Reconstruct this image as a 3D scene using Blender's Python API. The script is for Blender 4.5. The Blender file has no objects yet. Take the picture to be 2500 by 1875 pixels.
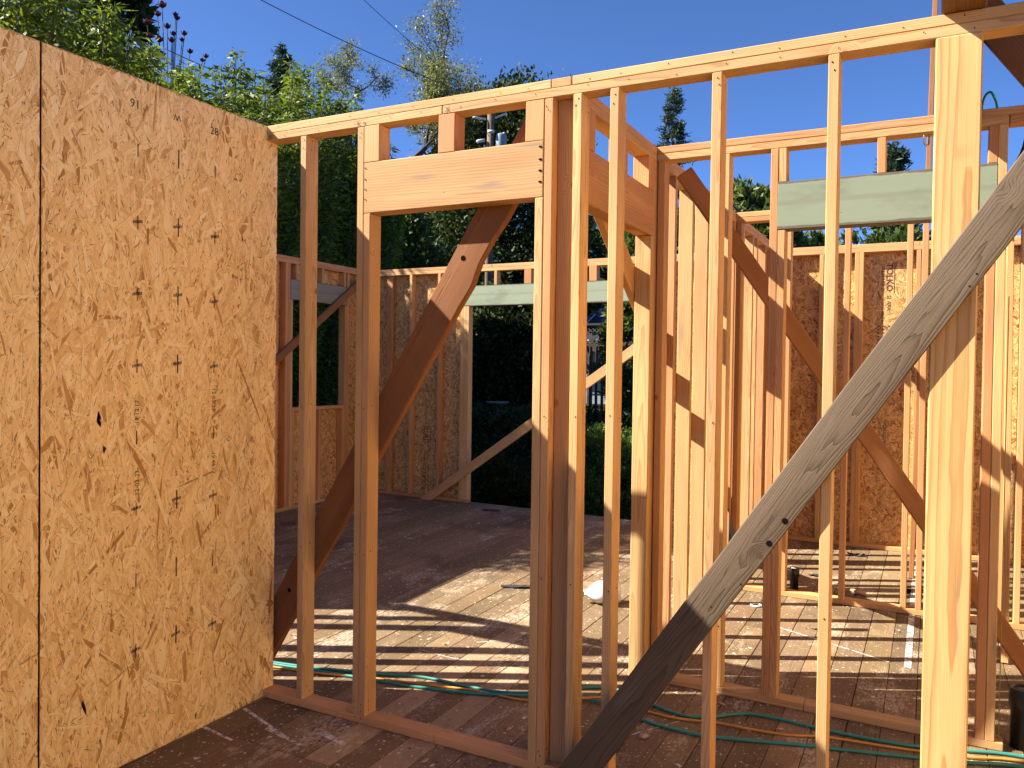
import bpy, bmesh, math, random
import numpy as np
from mathutils import Vector, Matrix

# ------------------------------------------------------------------ camera, sky, sun, exposure
sc = bpy.context.scene
COL = sc.collection
CAM_H = 1.685
YAW, PITCH, ROLL = math.radians(27.193), math.radians(-0.990), math.radians(0.754)
fw = Vector((-math.sin(YAW) * math.cos(PITCH), math.cos(YAW) * math.cos(PITCH), math.sin(PITCH)))
rt = Vector((math.cos(YAW), math.sin(YAW), 0))
up = rt.cross(fw)
r2 = math.cos(ROLL) * rt + math.sin(ROLL) * up
u2 = -math.sin(ROLL) * rt + math.cos(ROLL) * up
cam = bpy.data.cameras.new('camera')
cam.sensor_width = 36.0
cam.lens = 2001.1 / 2500.0 * 36.0
cam.clip_start = 0.05
cam.clip_end = 2000.0
camo = bpy.data.objects.new('camera', cam)
camo.matrix_world = Matrix(((r2.x, u2.x, -fw.x, 0), (r2.y, u2.y, -fw.y, 0), (r2.z, u2.z, -fw.z, CAM_H), (0, 0, 0, 1)))
COL.objects.link(camo)
sc.camera = camo

SUN_AZ = math.radians(27.3)       # direction the light travels, from +X towards +Y
SUN_EL = math.radians(40.2)
LT = Vector((math.cos(SUN_AZ) * math.cos(SUN_EL), math.sin(SUN_AZ) * math.cos(SUN_EL), -math.sin(SUN_EL)))
sun = bpy.data.lights.new('sun', 'SUN')
sun.energy = 5.0
sun.angle = math.radians(0.5)
sun.color = (1.0, 0.955, 0.88)
suno = bpy.data.objects.new('sun', sun)
suno.rotation_euler = LT.to_track_quat('-Z', 'Y').to_euler()
suno.location = (-20, -10, 20)
COL.objects.link(suno)

world = bpy.data.worlds.new('World')
sc.world = world
world.use_nodes = True
wn = world.node_tree.nodes
wl = world.node_tree.links
bg = wn['Background']
sky = wn.new('ShaderNodeTexSky')
sky.sky_type = 'NISHITA'
sky.sun_disc = False
sky.sun_elevation = SUN_EL
sky.sun_rotation = math.atan2(-LT.x, -LT.y)
sky.altitude = 50
sky.air_density = 0.42
sky.dust_density = 0.2
sky.ozone_density = 10.0
wl.new(sky.outputs[0], bg.inputs[0])
bg.inputs[1].default_value = 0.097

sc.view_settings.view_transform = 'Standard'
sc.view_settings.look = 'None'
sc.view_settings.exposure = 1.58
sc.view_settings.gamma = 1.0
sc.view_settings.use_curve_mapping = False
sc.render.engine = 'CYCLES'
cy = sc.cycles
cy.max_bounces = 8
cy.diffuse_bounces = 5
cy.glossy_bounces = 2
cy.transmission_bounces = 4
cy.transparent_max_bounces = 6
cy.use_denoising = True
cy.sample_clamp_indirect = 8.0
cy.caustics_reflective = False
cy.caustics_refractive = False

random.seed(7)
RNG = np.random.default_rng(11)

# ------------------------------------------------------------------ node helpers
class NT:
    def __init__(self, name):
        self.mat = bpy.data.materials.new(name)
        self.mat.use_nodes = True
        self.t = self.mat.node_tree
        self.b = self.t.nodes['Principled BSDF']
        self.out = self.t.nodes['Material Output']
    def _set(self, sock, v):
        if isinstance(v, bpy.types.NodeSocket):
            self.t.links.new(v, sock)
        elif isinstance(v, (tuple, list)) and sock.type == 'RGBA' and len(v) == 3:
            sock.default_value = (*v, 1.0)
        else:
            sock.default_value = v
    def n(self, typ, ins=None, **props):
        nd = self.t.nodes.new(typ)
        for k, v in props.items():
            setattr(nd, k, v)
        for k, v in (ins or {}).items():
            self._set(nd.inputs[k], v)
        return nd
    def m(self, op, a, b=0.0, c=None, clamp=False):
        nd = self.t.nodes.new('ShaderNodeMath')
        nd.operation = op
        nd.use_clamp = clamp
        self._set(nd.inputs[0], a)
        self._set(nd.inputs[1], b)
        if c is not None:
            self._set(nd.inputs[2], c)
        return nd.outputs[0]
    def vm(self, op, a, b):
        nd = self.t.nodes.new('ShaderNodeVectorMath')
        nd.operation = op
        self._set(nd.inputs[0], a)
        self._set(nd.inputs[1], b)
        return nd.outputs[0]
    def mix(self, f, a, b, mode='MIX'):
        nd = self.t.nodes.new('ShaderNodeMix')
        nd.data_type = 'RGBA'
        nd.blend_type = mode
        self._set(nd.inputs[0], f)
        self._set(nd.inputs[6], a)
        self._set(nd.inputs[7], b)
        return nd.outputs[2]
    def noise(self, vec, scale, detail=2.0, rough=0.5, dim='3D'):
        nd = self.n('ShaderNodeTexNoise', {'Vector': vec, 'Scale': scale, 'Detail': detail, 'Roughness': rough}, noise_dimensions=dim)
        return nd.outputs[0]
    def step(self, v, lo, hi):
        nd = self.t.nodes.new('ShaderNodeMapRange')
        nd.interpolation_type = 'SMOOTHSTEP'
        self._set(nd.inputs[0], v)
        nd.inputs[1].default_value = lo
        nd.inputs[2].default_value = hi
        nd.inputs[3].default_value = 0
        nd.inputs[4].default_value = 1
        return nd.outputs[0]
    def xyz(self, x=0.0, y=0.0, z=0.0):
        nd = self.t.nodes.new('ShaderNodeCombineXYZ')
        self._set(nd.inputs[0], x); self._set(nd.inputs[1], y); self._set(nd.inputs[2], z)
        return nd.outputs[0]
    def sep(self, v):
        nd = self.t.nodes.new('ShaderNodeSeparateXYZ')
        self._set(nd.inputs[0], v)
        return nd.outputs
    def base(self, c):
        self._set(self.b.inputs['Base Color'], c)
    def rough(self, v):
        self._set(self.b.inputs['Roughness'], v)
    def bump(self, h, strength, dist):
        nd = self.n('ShaderNodeBump', {'Height': h, 'Strength': strength, 'Distance': dist})
        self.t.links.new(nd.outputs[0], self.b.inputs['Normal'])

def flat(name, col, rough=0.6, metal=0.0, var=0.0, scale=8.0, spec=0.5):
    N = NT(name)
    if var:
        tc = N.n('ShaderNodeTexCoord').outputs['Object']
        f = N.noise(tc, scale, 4.0, 0.6)
        lo = tuple(c * (1 - var) for c in col); hi = tuple(min(1, c * (1 + var)) for c in col)
        N.base(N.mix(N.step(f, 0.3, 0.7), lo, hi))
        N.bump(f, 0.15, 0.01)
    else:
        N.base(col)
    N.rough(rough)
    N.b.inputs['Metallic'].default_value = metal
    N.b.inputs['Specular IOR Level'].default_value = spec
    return N.mat

def wood(name, light, dark, knot=(0.20, 0.085, 0.03), ring=0.55, spacing=0.0045, rough=0.72, stain=0.25, knots=0.62, weather=0.0, saw=0.25, far=False, cath=None):
    """sawn lumber: growth rings of a log cut by the board, fibres, knots, mill marks"""
    N = NT(name)
    tc = N.n('ShaderNodeTexCoord').outputs['Object']
    oi = N.n('ShaderNodeObjectInfo')
    r = oi.outputs['Random']
    def fr(k): return N.m('FRACT', N.m('MULTIPLY', r, k))
    off = N.xyz(N.m('MULTIPLY', r, 61.7), N.m('MULTIPLY', r, 37.3), N.m('MULTIPLY', r, 91.1))
    P = N.vm('ADD', tc, off)
    x, y, z = N.sep(tc)
    slow = N.n('ShaderNodeTexNoise', {'Vector': N.vm('MULTIPLY', P, (1.1, 7.0, 7.0)), 'Scale': 1.0, 'Detail': 0.6})
    sx, sy, sz = N.sep(slow.outputs['Color'])
    cyo = N.m('MULTIPLY', N.m('SUBTRACT', fr(7.13), 0.5), 0.13)
    czo = N.m('ADD', N.m('MULTIPLY', fr(13.71), 0.08), 0.008)
    tilt = N.m('MULTIPLY', N.m('SUBTRACT', fr(5.37), 0.5), 0.05)
    if cath:
        cyo, czo, tilt = cath[0], cath[1], cath[2]
    yy = N.m('ADD', N.m('SUBTRACT', y, N.m('ADD', cyo, N.m('MULTIPLY', x, tilt))), N.m('MULTIPLY', N.m('SUBTRACT', sx, 0.5), 0.035))
    zz = N.m('ADD', N.m('SUBTRACT', z, N.m('ADD', czo, N.m('MULTIPLY', x, N.m('MULTIPLY', tilt, 0.6)))), N.m('MULTIPLY', N.m('SUBTRACT', sy, 0.5), 0.035))
    vor = N.n('ShaderNodeTexVoronoi', {'Vector': N.vm('MULTIPLY', P, (0.8, 1.0, 1.0)), 'Scale': 5.0}, feature='F1')
    d = N.m('DIVIDE', vor.outputs['Distance'], 5.0)
    has = N.m('GREATER_THAN', N.sep(vor.outputs['Color'])[0], knots)
    near = N.m('MULTIPLY', N.m('SUBTRACT', 1.0, N.step(d, 0.004, 0.05)), has)
    rad = N.m('SQRT', N.m('ADD', N.m('MULTIPLY', yy, yy), N.m('MULTIPLY', zz, zz)))
    wig = N.noise(N.vm('MULTIPLY', P, (5.0, 34.0, 34.0)), 1.0, 1.0)
    rad = N.m('ADD', rad, N.m('ADD', N.m('MULTIPLY', near, 0.022), N.m('MULTIPLY', N.m('SUBTRACT', wig, 0.5), 0.007)))
    sp = N.m('MULTIPLY', N.m('ADD', N.m('MULTIPLY', fr(3.31), 1.0), 0.7), spacing)
    ph = N.m('FRACT', N.m('DIVIDE', rad, sp))
    late = N.m('POWER', ph, 2.6)
    late = N.m('MULTIPLY', late, N.m('SUBTRACT', 1.0, N.step(ph, 0.93, 1.0)))
    fib = N.noise(N.vm('MULTIPLY', P, (4.0, 260.0, 260.0)), 1.0, 0.6)
    blot = N.noise(N.vm('MULTIPLY', P, (1.6, 9.0, 9.0)), 1.0, 1.0)
    f = N.m('ADD', N.m('MULTIPLY', late, ring), N.m('MULTIPLY', N.m('SUBTRACT', fib, 0.5), 0.5), clamp=True)
    col = N.mix(f, light, dark)
    br = N.m('ADD', N.m('MULTIPLY', N.m('SUBTRACT', blot, 0.5), 0.55), 1.0)
    col = N.mix(1.0, col, N.xyz(br, N.m('POWER', br, 1.15), N.m('POWER', br, 1.35)), 'MULTIPLY')
    col = N.mix(1.0, col, oi.outputs['Color'], 'MULTIPLY')
    # sap stain and dirt with a shape of its own
    st = N.noise(N.vm('MULTIPLY', P, (2.2, 14.0, 14.0)), 1.0, 2.0, 0.65)
    col = N.mix(N.m('MULTIPLY', N.step(st, 0.60, 0.78), stain), col, (0.20, 0.17, 0.13))
    # knots
    kd = N.m('MULTIPLY', N.m('SUBTRACT', 1.0, N.step(d, 0.008, 0.017)), has)
    krng = N.m('SINE', N.m('MULTIPLY', d, 1500.0))
    kcol = N.mix(N.m('ADD', N.m('MULTIPLY', krng, 0.10), N.m('MULTIPLY', fib, 0.8)), knot, tuple(min(1, k * 2.1) for k in knot))
    col = N.mix(N.m('MULTIPLY', kd, 0.85), col, kcol)
    # small nail holes and nicks
    if not far:
     v2 = N.n('ShaderNodeTexVoronoi', {'Vector': N.vm('MULTIPLY', P, (0.7, 1.0, 1.0)), 'Scale': 13.0}, feature='F1')
     nick = N.m('MULTIPLY', N.m('SUBTRACT', 1.0, N.step(v2.outputs['Distance'], 0.02, 0.05)), N.m('GREATER_THAN', N.sep(v2.outputs['Color'])[1], 0.72))
     col = N.mix(N.m('MULTIPLY', nick, 0.8), col, (0.05, 0.025, 0.012))
    hgt = N.m('SUBTRACT', N.m('MULTIPLY', fib, 0.6), N.m('MULTIPLY', late, 0.5 + weather)) if weather else fib
    if saw and not far:
        wv = N.n('ShaderNodeTexWave', {'Vector': P, 'Scale': 55.0, 'Distortion': 2.5, 'Detail': 1.0}, wave_type='BANDS', bands_direction='X')
        hgt = N.m('ADD', hgt, N.m('MULTIPLY', wv.outputs[1], saw * 0.6))
    if weather:
        crk = N.noise(N.vm('MULTIPLY', P, (1.4, 60.0, 60.0)), 1.0, 3.0, 0.7)
        cm = N.step(crk, 0.66, 0.72)
        col = N.mix(N.m('MULTIPLY', cm, 0.75), col, (0.035, 0.025, 0.02))
        hgt = N.m('SUBTRACT', hgt, N.m('MULTIPLY', cm, 1.2))
    N.base(col)
    N.rough(rough)
    N.b.inputs['Specular IOR Level'].default_value = 0.25
    if not far: N.bump(hgt, 0.35, 0.0012 + 0.0015 * weather)
    return N.mat

def osb_core(name, col):
    N = NT(name)
    tc = N.n('ShaderNodeTexCoord').outputs['Object']
    f = N.noise(N.vm('MULTIPLY', tc, (25.0, 90.0, 90.0)), 1.0, 1.5)
    N.base(N.mix(N.step(f, 0.3, 0.7), tuple(c * .55 for c in col), col))
    N.rough(0.75)
    return N.mat

def osb_flake(name, ramp, speck=0.5):
    """wood strands: colour by strand, grain along it (UV in metres along / across the strand)"""
    N = NT(name)
    isl = N.n('ShaderNodeNewGeometry').outputs['Random Per Island']
    uv = N.n('ShaderNodeUVMap').outputs[0]
    cr = N.t.nodes.new('ShaderNodeValToRGB')
    el = cr.color_ramp.elements
    el[0].position = ramp[0][0]; el[0].color = (*ramp[0][1], 1)
    el[1].position = ramp[1][0]; el[1].color = (*ramp[1][1], 1)
    for p, c in ramp[2:]:
        e = el.new(p); e.color = (*c, 1)
    N.t.links.new(isl, cr.inputs[0])
    g = N.noise(N.vm('MULTIPLY', uv, (10.0, 260.0, 0.0)), 1.0, 1.0, dim='2D')
    h = N.noise(N.vm('MULTIPLY', uv, (22.0, 60.0, 0.0)), 1.0, 2.0, dim='2D')
    k = N.m('ADD', 0.74, N.m('ADD', N.m('MULTIPLY', g, 0.36), N.m('MULTIPLY', h, 0.32)))
    c = N.mix(1.0, cr.outputs[0], N.xyz(k, k, k), 'MULTIPLY')
    c = N.mix(N.m('MULTIPLY', N.step(h, 0.66, 0.78), speck), c, (0.20, 0.085, 0.03))
    N.base(c)
    N.rough(0.62)
    N.b.inputs['Specular IOR Level'].default_value = 0.3
    return N.mat

def floor_mat():
    N = NT('worn_floor_boards')
    tc = N.n('ShaderNodeTexCoord').outputs['Object']
    oi = N.n('ShaderNodeObjectInfo')
    r = oi.outputs['Random']
    W = N.n('ShaderNodeNewGeometry').outputs['Position']
    P = N.vm('ADD', tc, N.xyz(N.m('MULTIPLY', r, 61.7), N.m('MULTIPLY', r, 37.3), N.m('MULTIPLY', r, 91.1)))
    x, y, z = N.sep(tc)
    sl = N.n('ShaderNodeTexNoise', {'Vector': N.vm('MULTIPLY', P, (1.3, 7.0, 1.0)), 'Scale': 1.0, 'Detail': 2.0})
    sx, sy, sz = N.sep(sl.outputs['Color'])
    off = N.m('MULTIPLY', N.m('SUBTRACT', N.m('FRACT', N.m('MULTIPLY', r, 7.7)), 0.5), 0.14)
    yy = N.m('ADD', N.m('SUBTRACT', y, off), N.m('MULTIPLY', N.m('SUBTRACT', sx, 0.5), 0.05))
    zz = N.m('ADD', 0.03, N.m('MULTIPLY', N.m('SUBTRACT', sy, 0.5), 0.05))
    rad = N.m('SQRT', N.m('ADD', N.m('MULTIPLY', yy, yy), N.m('MULTIPLY', zz, zz)))
    late = N.m('POWER', N.m('FRACT', N.m('DIVIDE', rad, 0.0055)), 2.0)
    fib = N.noise(N.vm('MULTIPLY', P, (4.0, 220.0, 50.0)), 1.0, 2.0)
    f = N.m('ADD', N.m('MULTIPLY', late, 0.5), N.m('MULTIPLY', N.m('SUBTRACT', fib, 0.5), 0.7), clamp=True)
    col = N.mix(f, (0.240, 0.156, 0.082), (0.100, 0.062, 0.030))
    col = N.mix(1.0, col, oi.outputs['Color'], 'MULTIPLY')
    # grime, worn paint, spatter: they cross the joints, so they follow the floor and not the board
    g = N.noise(W, 1.1, 5.0, 0.6)
    col = N.mix(N.m('MULTIPLY', N.step(g, 0.50, 0.72), 0.75), col, (0.066, 0.043, 0.021))
    pw = N.noise(N.vm('MULTIPLY', W, (1.0, 0.55, 1.0)), 2.6, 6.0, 0.68)
    chipn = N.noise(N.vm('MULTIPLY', W, (3.0, 1.0, 1.0)), 26.0, 3.0, 0.7)
    worn = N.m('MULTIPLY', N.step(pw, 0.52, 0.62), N.step(chipn, 0.42, 0.56))
    col = N.mix(N.m('MULTIPLY', worn, 0.75), col, (0.52, 0.40, 0.27))
    for s, th, lo, k in ((14.0, 0.80, 0.10, 0.9), (34.0, 0.72, 0.13, 0.8), (80.0, 0.78, 0.16, 0.7)):
        wp = N.n('ShaderNodeTexNoise', {'Vector': W, 'Scale': s * 2.2, 'Detail': 1.0})
        wv = N.vm('ADD', W, N.vm('MULTIPLY', wp.outputs['Color'], (0.7 / s, 0.7 / s, 0.0)))
        v = N.n('ShaderNodeTexVoronoi', {'Vector': wv, 'Scale': s}, feature='F1')
        dot = N.m('MULTIPLY', N.m('SUBTRACT', 1.0, N.step(v.outputs['Distance'], lo, lo * 1.9)), N.m('GREATER_THAN', N.sep(v.outputs['Color'])[0], th))
        col = N.mix(N.m('MULTIPLY', dot, k), col, (0.70, 0.60, 0.47))
    v = N.n('ShaderNodeTexVoronoi', {'Vector': W, 'Scale': 22.0}, feature='F1')
    dk = N.m('MULTIPLY', N.m('SUBTRACT', 1.0, N.step(v.outputs['Distance'], 0.08, 0.2)), N.m('GREATER_THAN', N.sep(v.outputs['Color'])[1], 0.86))
    col = N.mix(N.m('MULTIPLY', dk, 0.8), col, (0.03, 0.018, 0.012))
    N.base(col)
    N.rough(N.m('ADD', 0.62, N.m('MULTIPLY', fib, 0.25)))
    N.b.inputs['Specular IOR Level'].default_value = 0.22
    N.bump(N.m('ADD', N.m('MULTIPLY', fib, 0.6), N.m('MULTIPLY', late, -0.4)), 0.5, 0.002)
    return N.mat

def painted_wood(name, paint, under):
    N = NT(name)
    tc = N.n('ShaderNodeTexCoord').outputs['Object']
    oi = N.n('ShaderNodeObjectInfo')
    P = N.vm('ADD', tc, N.xyz(N.m('MULTIPLY', oi.outputs['Random'], 40.0), 0.0, 0.0))
    x, y, z = N.sep(tc)
    n1 = N.noise(N.vm('MULTIPLY', P, (2.0, 12.0, 12.0)), 1.0, 4.0, 0.6)
    fine = N.noise(N.vm('MULTIPLY', P, (3.0, 160.0, 160.0)), 1.0, 2.0)
    v = tuple(c * 0.86 for c in paint)
    col = N.mix(n1, paint, v)
    # dirt line where trim once sat, scrapes down to bare wood along the edges
    band = N.m('ABSOLUTE', N.m('SUBTRACT', N.m('ADD', y, N.m('MULTIPLY', N.m('SUBTRACT', n1, 0.5), 0.015)), 0.012))
    col = N.mix(N.m('MULTIPLY', N.m('SUBTRACT', 1.0, N.step(band, 0.004, 0.020)), 0.38), col, (0.16, 0.14, 0.10))
    ch = N.noise(N.vm('MULTIPLY', P, (6.0, 30.0, 30.0)), 1.0, 4.0, 0.7)
    edge = N.step(N.m('ADD', N.m('ABSOLUTE', y), N.m('MULTIPLY', N.m('SUBTRACT', ch, 0.5), 0.03)), 0.104, 0.110)
    sc1 = N.m('MAXIMUM', edge, N.step(ch, 0.70, 0.73))
    col = N.mix(N.m('MULTIPLY', sc1, 0.8), col, under)
    scr = N.noise(N.vm('MULTIPLY', P, (3.0, 90.0, 40.0)), 1.0, 2.0, 0.6)
    col = N.mix(N.m('MULTIPLY', N.step(scr, 0.70, 0.74), 0.5), col, (0.10, 0.09, 0.07))
    col = N.mix(1.0, col, oi.outputs['Color'], 'MULTIPLY')
    dr = N.noise(N.vm('MULTIPLY', P, (2.5, 6.0, 6.0)), 1.0, 4.0, 0.65)
    col = N.mix(N.m('MULTIPLY', N.step(dr, 0.52, 0.72), 0.45), col, (0.13, 0.12, 0.085))
    N.base(col)
    N.rough(0.6)
    N.bump(N.m('ADD', fine, N.m('MULTIPLY', sc1, -1.5)), 0.25, 0.0015)
    return N.mat

def leafmat(name, dark, light, trans=0.3, rough=0.5, gloss=0.3):
    N = NT(name)
    isl = N.n('ShaderNodeNewGeometry').outputs['Random Per Island']
    c = N.mix(isl, dark, light)
    N.base(c)
    N.rough(rough)
    N.b.inputs['Specular IOR Level'].default_value = gloss
    tr = N.n('ShaderNodeBsdfTranslucent', {'Color': N.mix(1.0, c, (1.25, 1.2, 0.5), 'MULTIPLY')})
    mx = N.n('ShaderNodeMixShader', {0: trans})
    N.t.links.new(N.b.outputs[0], mx.inputs[1])
    N.t.links.new(tr.outputs[0], mx.inputs[2])
    N.t.links.new(mx.outputs[0], N.out.inputs[0])
    return N.mat

M = {}
M['fir'] = wood('sawn_fir', (0.60, 0.384, 0.180), (0.325, 0.152, 0.052), ring=0.72, stain=0.45, knots=0.5)
M['fir_far'] = wood('sawn_fir_back', (0.58, 0.368, 0.168), (0.34, 0.160, 0.054), knots=0.5, far=True)
M['header'] = wood('fir_header', (0.61, 0.372, 0.172), (0.33, 0.150, 0.052), ring=0.6, spacing=0.008, knots=0.30, stain=0.6, saw=0.5)
M['post'] = wood('yellow_fir_post', (0.60, 0.372, 0.150), (0.345, 0.158, 0.045), ring=0.8, spacing=0.011, stain=0.25, knots=0.35, cath=(0.006, 0.028, 0.011))
M['grey'] = wood('weathered_grey_wood', (0.135, 0.092, 0.054), (0.054, 0.034, 0.017), knot=(0.06, 0.03, 0.014), ring=0.8, spacing=0.0042, stain=0.3, knots=0.2, weather=1.0, saw=0)
M['redbrown'] = wood('old_redbrown_wood', (0.235, 0.095, 0.032), (0.11, 0.032, 0.008), knot=(0.06, 0.02, 0.006), ring=0.8, spacing=0.010, stain=0.2, weather=0.6, saw=0)
M['oldbrown'] = wood('old_brown_wood', (0.29, 0.148, 0.060), (0.15, 0.062, 0.020), knot=(0.07, 0.028, 0.01), ring=0.6, spacing=0.007, stain=0.4, weather=0.3, saw=0.2)
OSB1 = [(0.0, (0.40, 0.190, 0.050)), (0.04, (0.58, 0.325, 0.105)), (0.10, (0.77, 0.500, 0.190)), (0.35, (0.87, 0.600, 0.250)), (0.75, (0.92, 0.670, 0.300)), (1.0, (0.95, 0.745, 0.385))]
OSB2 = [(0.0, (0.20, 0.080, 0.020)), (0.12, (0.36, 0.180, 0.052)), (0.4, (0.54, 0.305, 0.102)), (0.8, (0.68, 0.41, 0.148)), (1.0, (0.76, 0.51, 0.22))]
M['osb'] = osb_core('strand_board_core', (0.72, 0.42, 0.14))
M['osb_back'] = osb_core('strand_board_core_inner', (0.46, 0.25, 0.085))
M['flake'] = osb_flake('wood_strands', OSB1, 0.35)
M['painted_edge_shadow'] = flat('painted_edge_shadow', (0.48, 0.235, 0.075), 0.9)  # brown for the shadow lines painted beside the strands
M['splinter'] = flat('dark_splinter', (0.20, 0.075, 0.02), 0.9)
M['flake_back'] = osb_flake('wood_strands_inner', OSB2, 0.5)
M['green'] = painted_wood('sage_green_paint', (0.225, 0.262, 0.165), (0.085, 0.052, 0.030))
M['greygreen'] = painted_wood('grey_green_paint', (0.24, 0.25, 0.19), (0.10, 0.065, 0.04))
M['floor'] = floor_mat()
M['ink'] = flat('black_ink', (0.03, 0.022, 0.018), 0.8)
M['ink_brown'] = flat('faded_ink', (0.07, 0.04, 0.022), 0.8)
M['dark'] = flat('dark_gap', (0.010, 0.007, 0.006), 1.0, spec=0.0)
M['steel'] = flat('galvanised_steel', (0.42, 0.42, 0.42), 0.4, 0.9)

# ------------------------------------------------------------------ mesh helpers
def newobj(name, me, mat=None, parent=None):
    o = bpy.data.objects.new(name, me)
    COL.objects.link(o)
    if mat is not None and me is not None and not me.materials:
        me.materials.append(mat)
    if parent is not None:
        o.parent = parent
        o.matrix_basis = parent_inv(parent)
    return o

def world_of(o):
    m = o.matrix_basis.copy()
    p = o.parent
    while p is not None:
        m = p.matrix_basis @ m
        p = p.parent
    return m

def parent_inv(p):
    return world_of(p).inverted()

def thing(name, label, cat, loc=(0, 0, 0), group=None):
    o = bpy.data.objects.new(name, None)
    o.empty_display_size = 0.2
    o['kind'] = 'thing'
    o.matrix_basis = Matrix.Translation(loc)
    COL.objects.link(o)
    return tag(o, label, cat, group)

def tag(o, label=None, cat=None, group=None, kind=None):
    if label: o['label'] = label
    if cat: o['category'] = cat
    if group: o['group'] = group
    if kind: o['kind'] = kind
    return o

def mesh_from(name, verts, faces, smooth=False):
    me = bpy.data.meshes.new(name)
    me.from_pydata([tuple(v) for v in verts], [], faces)
    if smooth:
        me.polygons.foreach_set('use_smooth', [True] * len(me.polygons))
    me.update()
    return me

def box_mesh(name, L, w, t, bev=0.0025, segs=0, wob=0.0):
    """box x 0..L, y +-w/2, z +-t/2 with eased edges"""
    bm = bmesh.new()
    bmesh.ops.create_cube(bm, size=1.0)
    for v in bm.verts:
        v.co = Vector(((v.co.x + 0.5) * L, v.co.y * w, v.co.z * t))
    if segs:
        es = [e for e in bm.edges if abs(e.verts[0].co.x - e.verts[1].co.x) > L * 0.5]
        bmesh.ops.subdivide_edges(bm, edges=es, cuts=segs, use_grid_fill=True)
        ph = random.random() * 9
        for v in bm.verts:
            s = math.sin(v.co.x * 1.9 + ph) + 0.5 * math.sin(v.co.x * 4.7 + 2 * ph)
            v.co.y += wob * s * min(1, v.co.x * 3, (L - v.co.x) * 3)
    if bev:
        es = [e for e in bm.edges if len(e.link_faces) == 2 and e.calc_face_angle(0) > 0.5]
        bmesh.ops.bevel(bm, geom=es, offset=bev, segments=1, affect='EDGES', clamp_overlap=True)
    me = bpy.data.meshes.new(name)
    bm.to_mesh(me)
    bm.free()
    return me

TINTS = [(1, 1, 1), (1.05, 0.99, 0.90), (1.0, 0.92, 0.83), (1.06, 1.05, 1.0), (0.90, 0.82, 0.74), (0.98, 0.80, 0.68), (0.93, 0.93, 0.90), (1.0, 0.86, 0.78)]
RED = (1.0, 0.76, 0.64)
PINK = (0.98, 0.80, 0.72)
YEL = (1.06, 1.02, 0.90)
BRN = (0.80, 0.64, 0.52)

def board(name, p0, p1, w, t, side, mat, parent=None, tint=None, bev=0.003, cut0=None, cut1=None, segs=0, wob=0.0):
    p0 = Vector(p0); p1 = Vector(p1)
    ax = p1 - p0
    L = ax.length
    ax.normalize()
    sd = Vector(side)
    ay = (sd - ax * sd.dot(ax)).normalized()
    az = ax.cross(ay)
    me = box_mesh(name, L, w, t, bev, segs, wob)
    for end, cz in ((0, cut0), (1, cut1)):
        if cz is None: continue
        for v in me.vertices:
            if (end == 0 and v.co.x < L * 0.5 and v.co.x < 0.02) or (end == 1 and v.co.x > L - 0.02):
                dx = v.co.x - (0 if end == 0 else L)
                v.co.x = (cz - p0.z - v.co.y * ay.z - v.co.z * az.z) / ax.z + dx
    me.materials.append(mat)
    o = bpy.data.objects.new(name, me)
    COL.objects.link(o)
    Mx = Matrix(((ax.x, ay.x, az.x, p0.x), (ax.y, ay.y, az.y, p0.y), (ax.z, ay.z, az.z, p0.z), (0, 0, 0, 1)))
    if parent is not None:
        o.parent = parent
        Mx = parent_inv(parent) @ Mx
    o.matrix_basis = Mx
    c = tint or random.choice(TINTS)
    k = random.uniform(0.88, 1.07)
    o.color = (c[0] * k, c[1] * k, c[2] * k, 1)
    return o

def fz(x, y):
    return -0.0979 - 0.0120 * x + 0.0182 * y

T, D4, HT = 0.038, 0.089, 2.9
PB = HT - 2 * T       # underside of the double top plate

FIR = ['fir']
def J(a=0.0012): return random.uniform(-a, a)

def stud_x(par, x0, y0, zt=PB, zb=None, w=T, d=D4, name='stud', mat='fir', tint=None):
    """upright in a wall that runs along X; x0 is its left face, y0 the front of the wall"""
    if zb is None: zb = fz(x0, y0) + T
    e = J()
    return board(name, (x0 + w / 2, y0 + d / 2 + e, zb), (x0 + w / 2 + J(.002), y0 + d / 2 + e, zt), d, w, (0, 1, 0), M[FIR[0] if mat == 'fir' else mat], par, tint)

def stud_y(par, y0, x0, zt=PB, zb=None, w=T, d=D4, name='stud', mat='fir', tint=None):
    """upright in a wall that runs along Y; y0 is its near face, x0 the -X face of the wall"""
    if zb is None: zb = fz(x0, y0) + T
    e = J()
    return board(name, (x0 + d / 2 + e, y0 + w / 2, zb), (x0 + d / 2 + e, y0 + w / 2 + J(.002), zt), d, w, (1, 0, 0), M[FIR[0] if mat == 'fir' else mat], par, tint)

def plate_x(par, x0, x1, y0, z0, name='top_plate', mat='fir', tint=None, d=D4, h=T):
    e = J()
    return board(name, (x0, y0 + d / 2 + e, z0 + h / 2), (x1, y0 + d / 2 + e, z0 + h / 2), d, h, (0, 1, 0), M[FIR[0] if mat == 'fir' else mat], par, tint)

def sole_x(par, x0, x1, y0, tint=None):
    y = y0 + D4 / 2
    return board('bottom_plate', (x0, y, fz(x0, y) + T / 2 + .001), (x1, y, fz(x1, y) + T / 2 + .001), D4, T, (0, 1, 0), M[FIR[0]], par, tint)

def plate_y(par, y0, y1, x0, z0, name='top_plate', mat='fir', tint=None, d=D4, h=T):
    e = J()
    return board(name, (x0 + d / 2 + e, y0, z0 + h / 2), (x0 + d / 2 + e, y1, z0 + h / 2), d, h, (1, 0, 0), M[FIR[0] if mat == 'fir' else mat], par, tint)

def sole_y(par, y0, y1, x0, tint=None):
    x = x0 + D4 / 2
    return board('bottom_plate', (x, y0, fz(x, y0) + T / 2 + .001), (x, y1, fz(x, y1) + T / 2 + .001), D4, T, (1, 0, 0), M[FIR[0]], par, tint)

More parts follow.
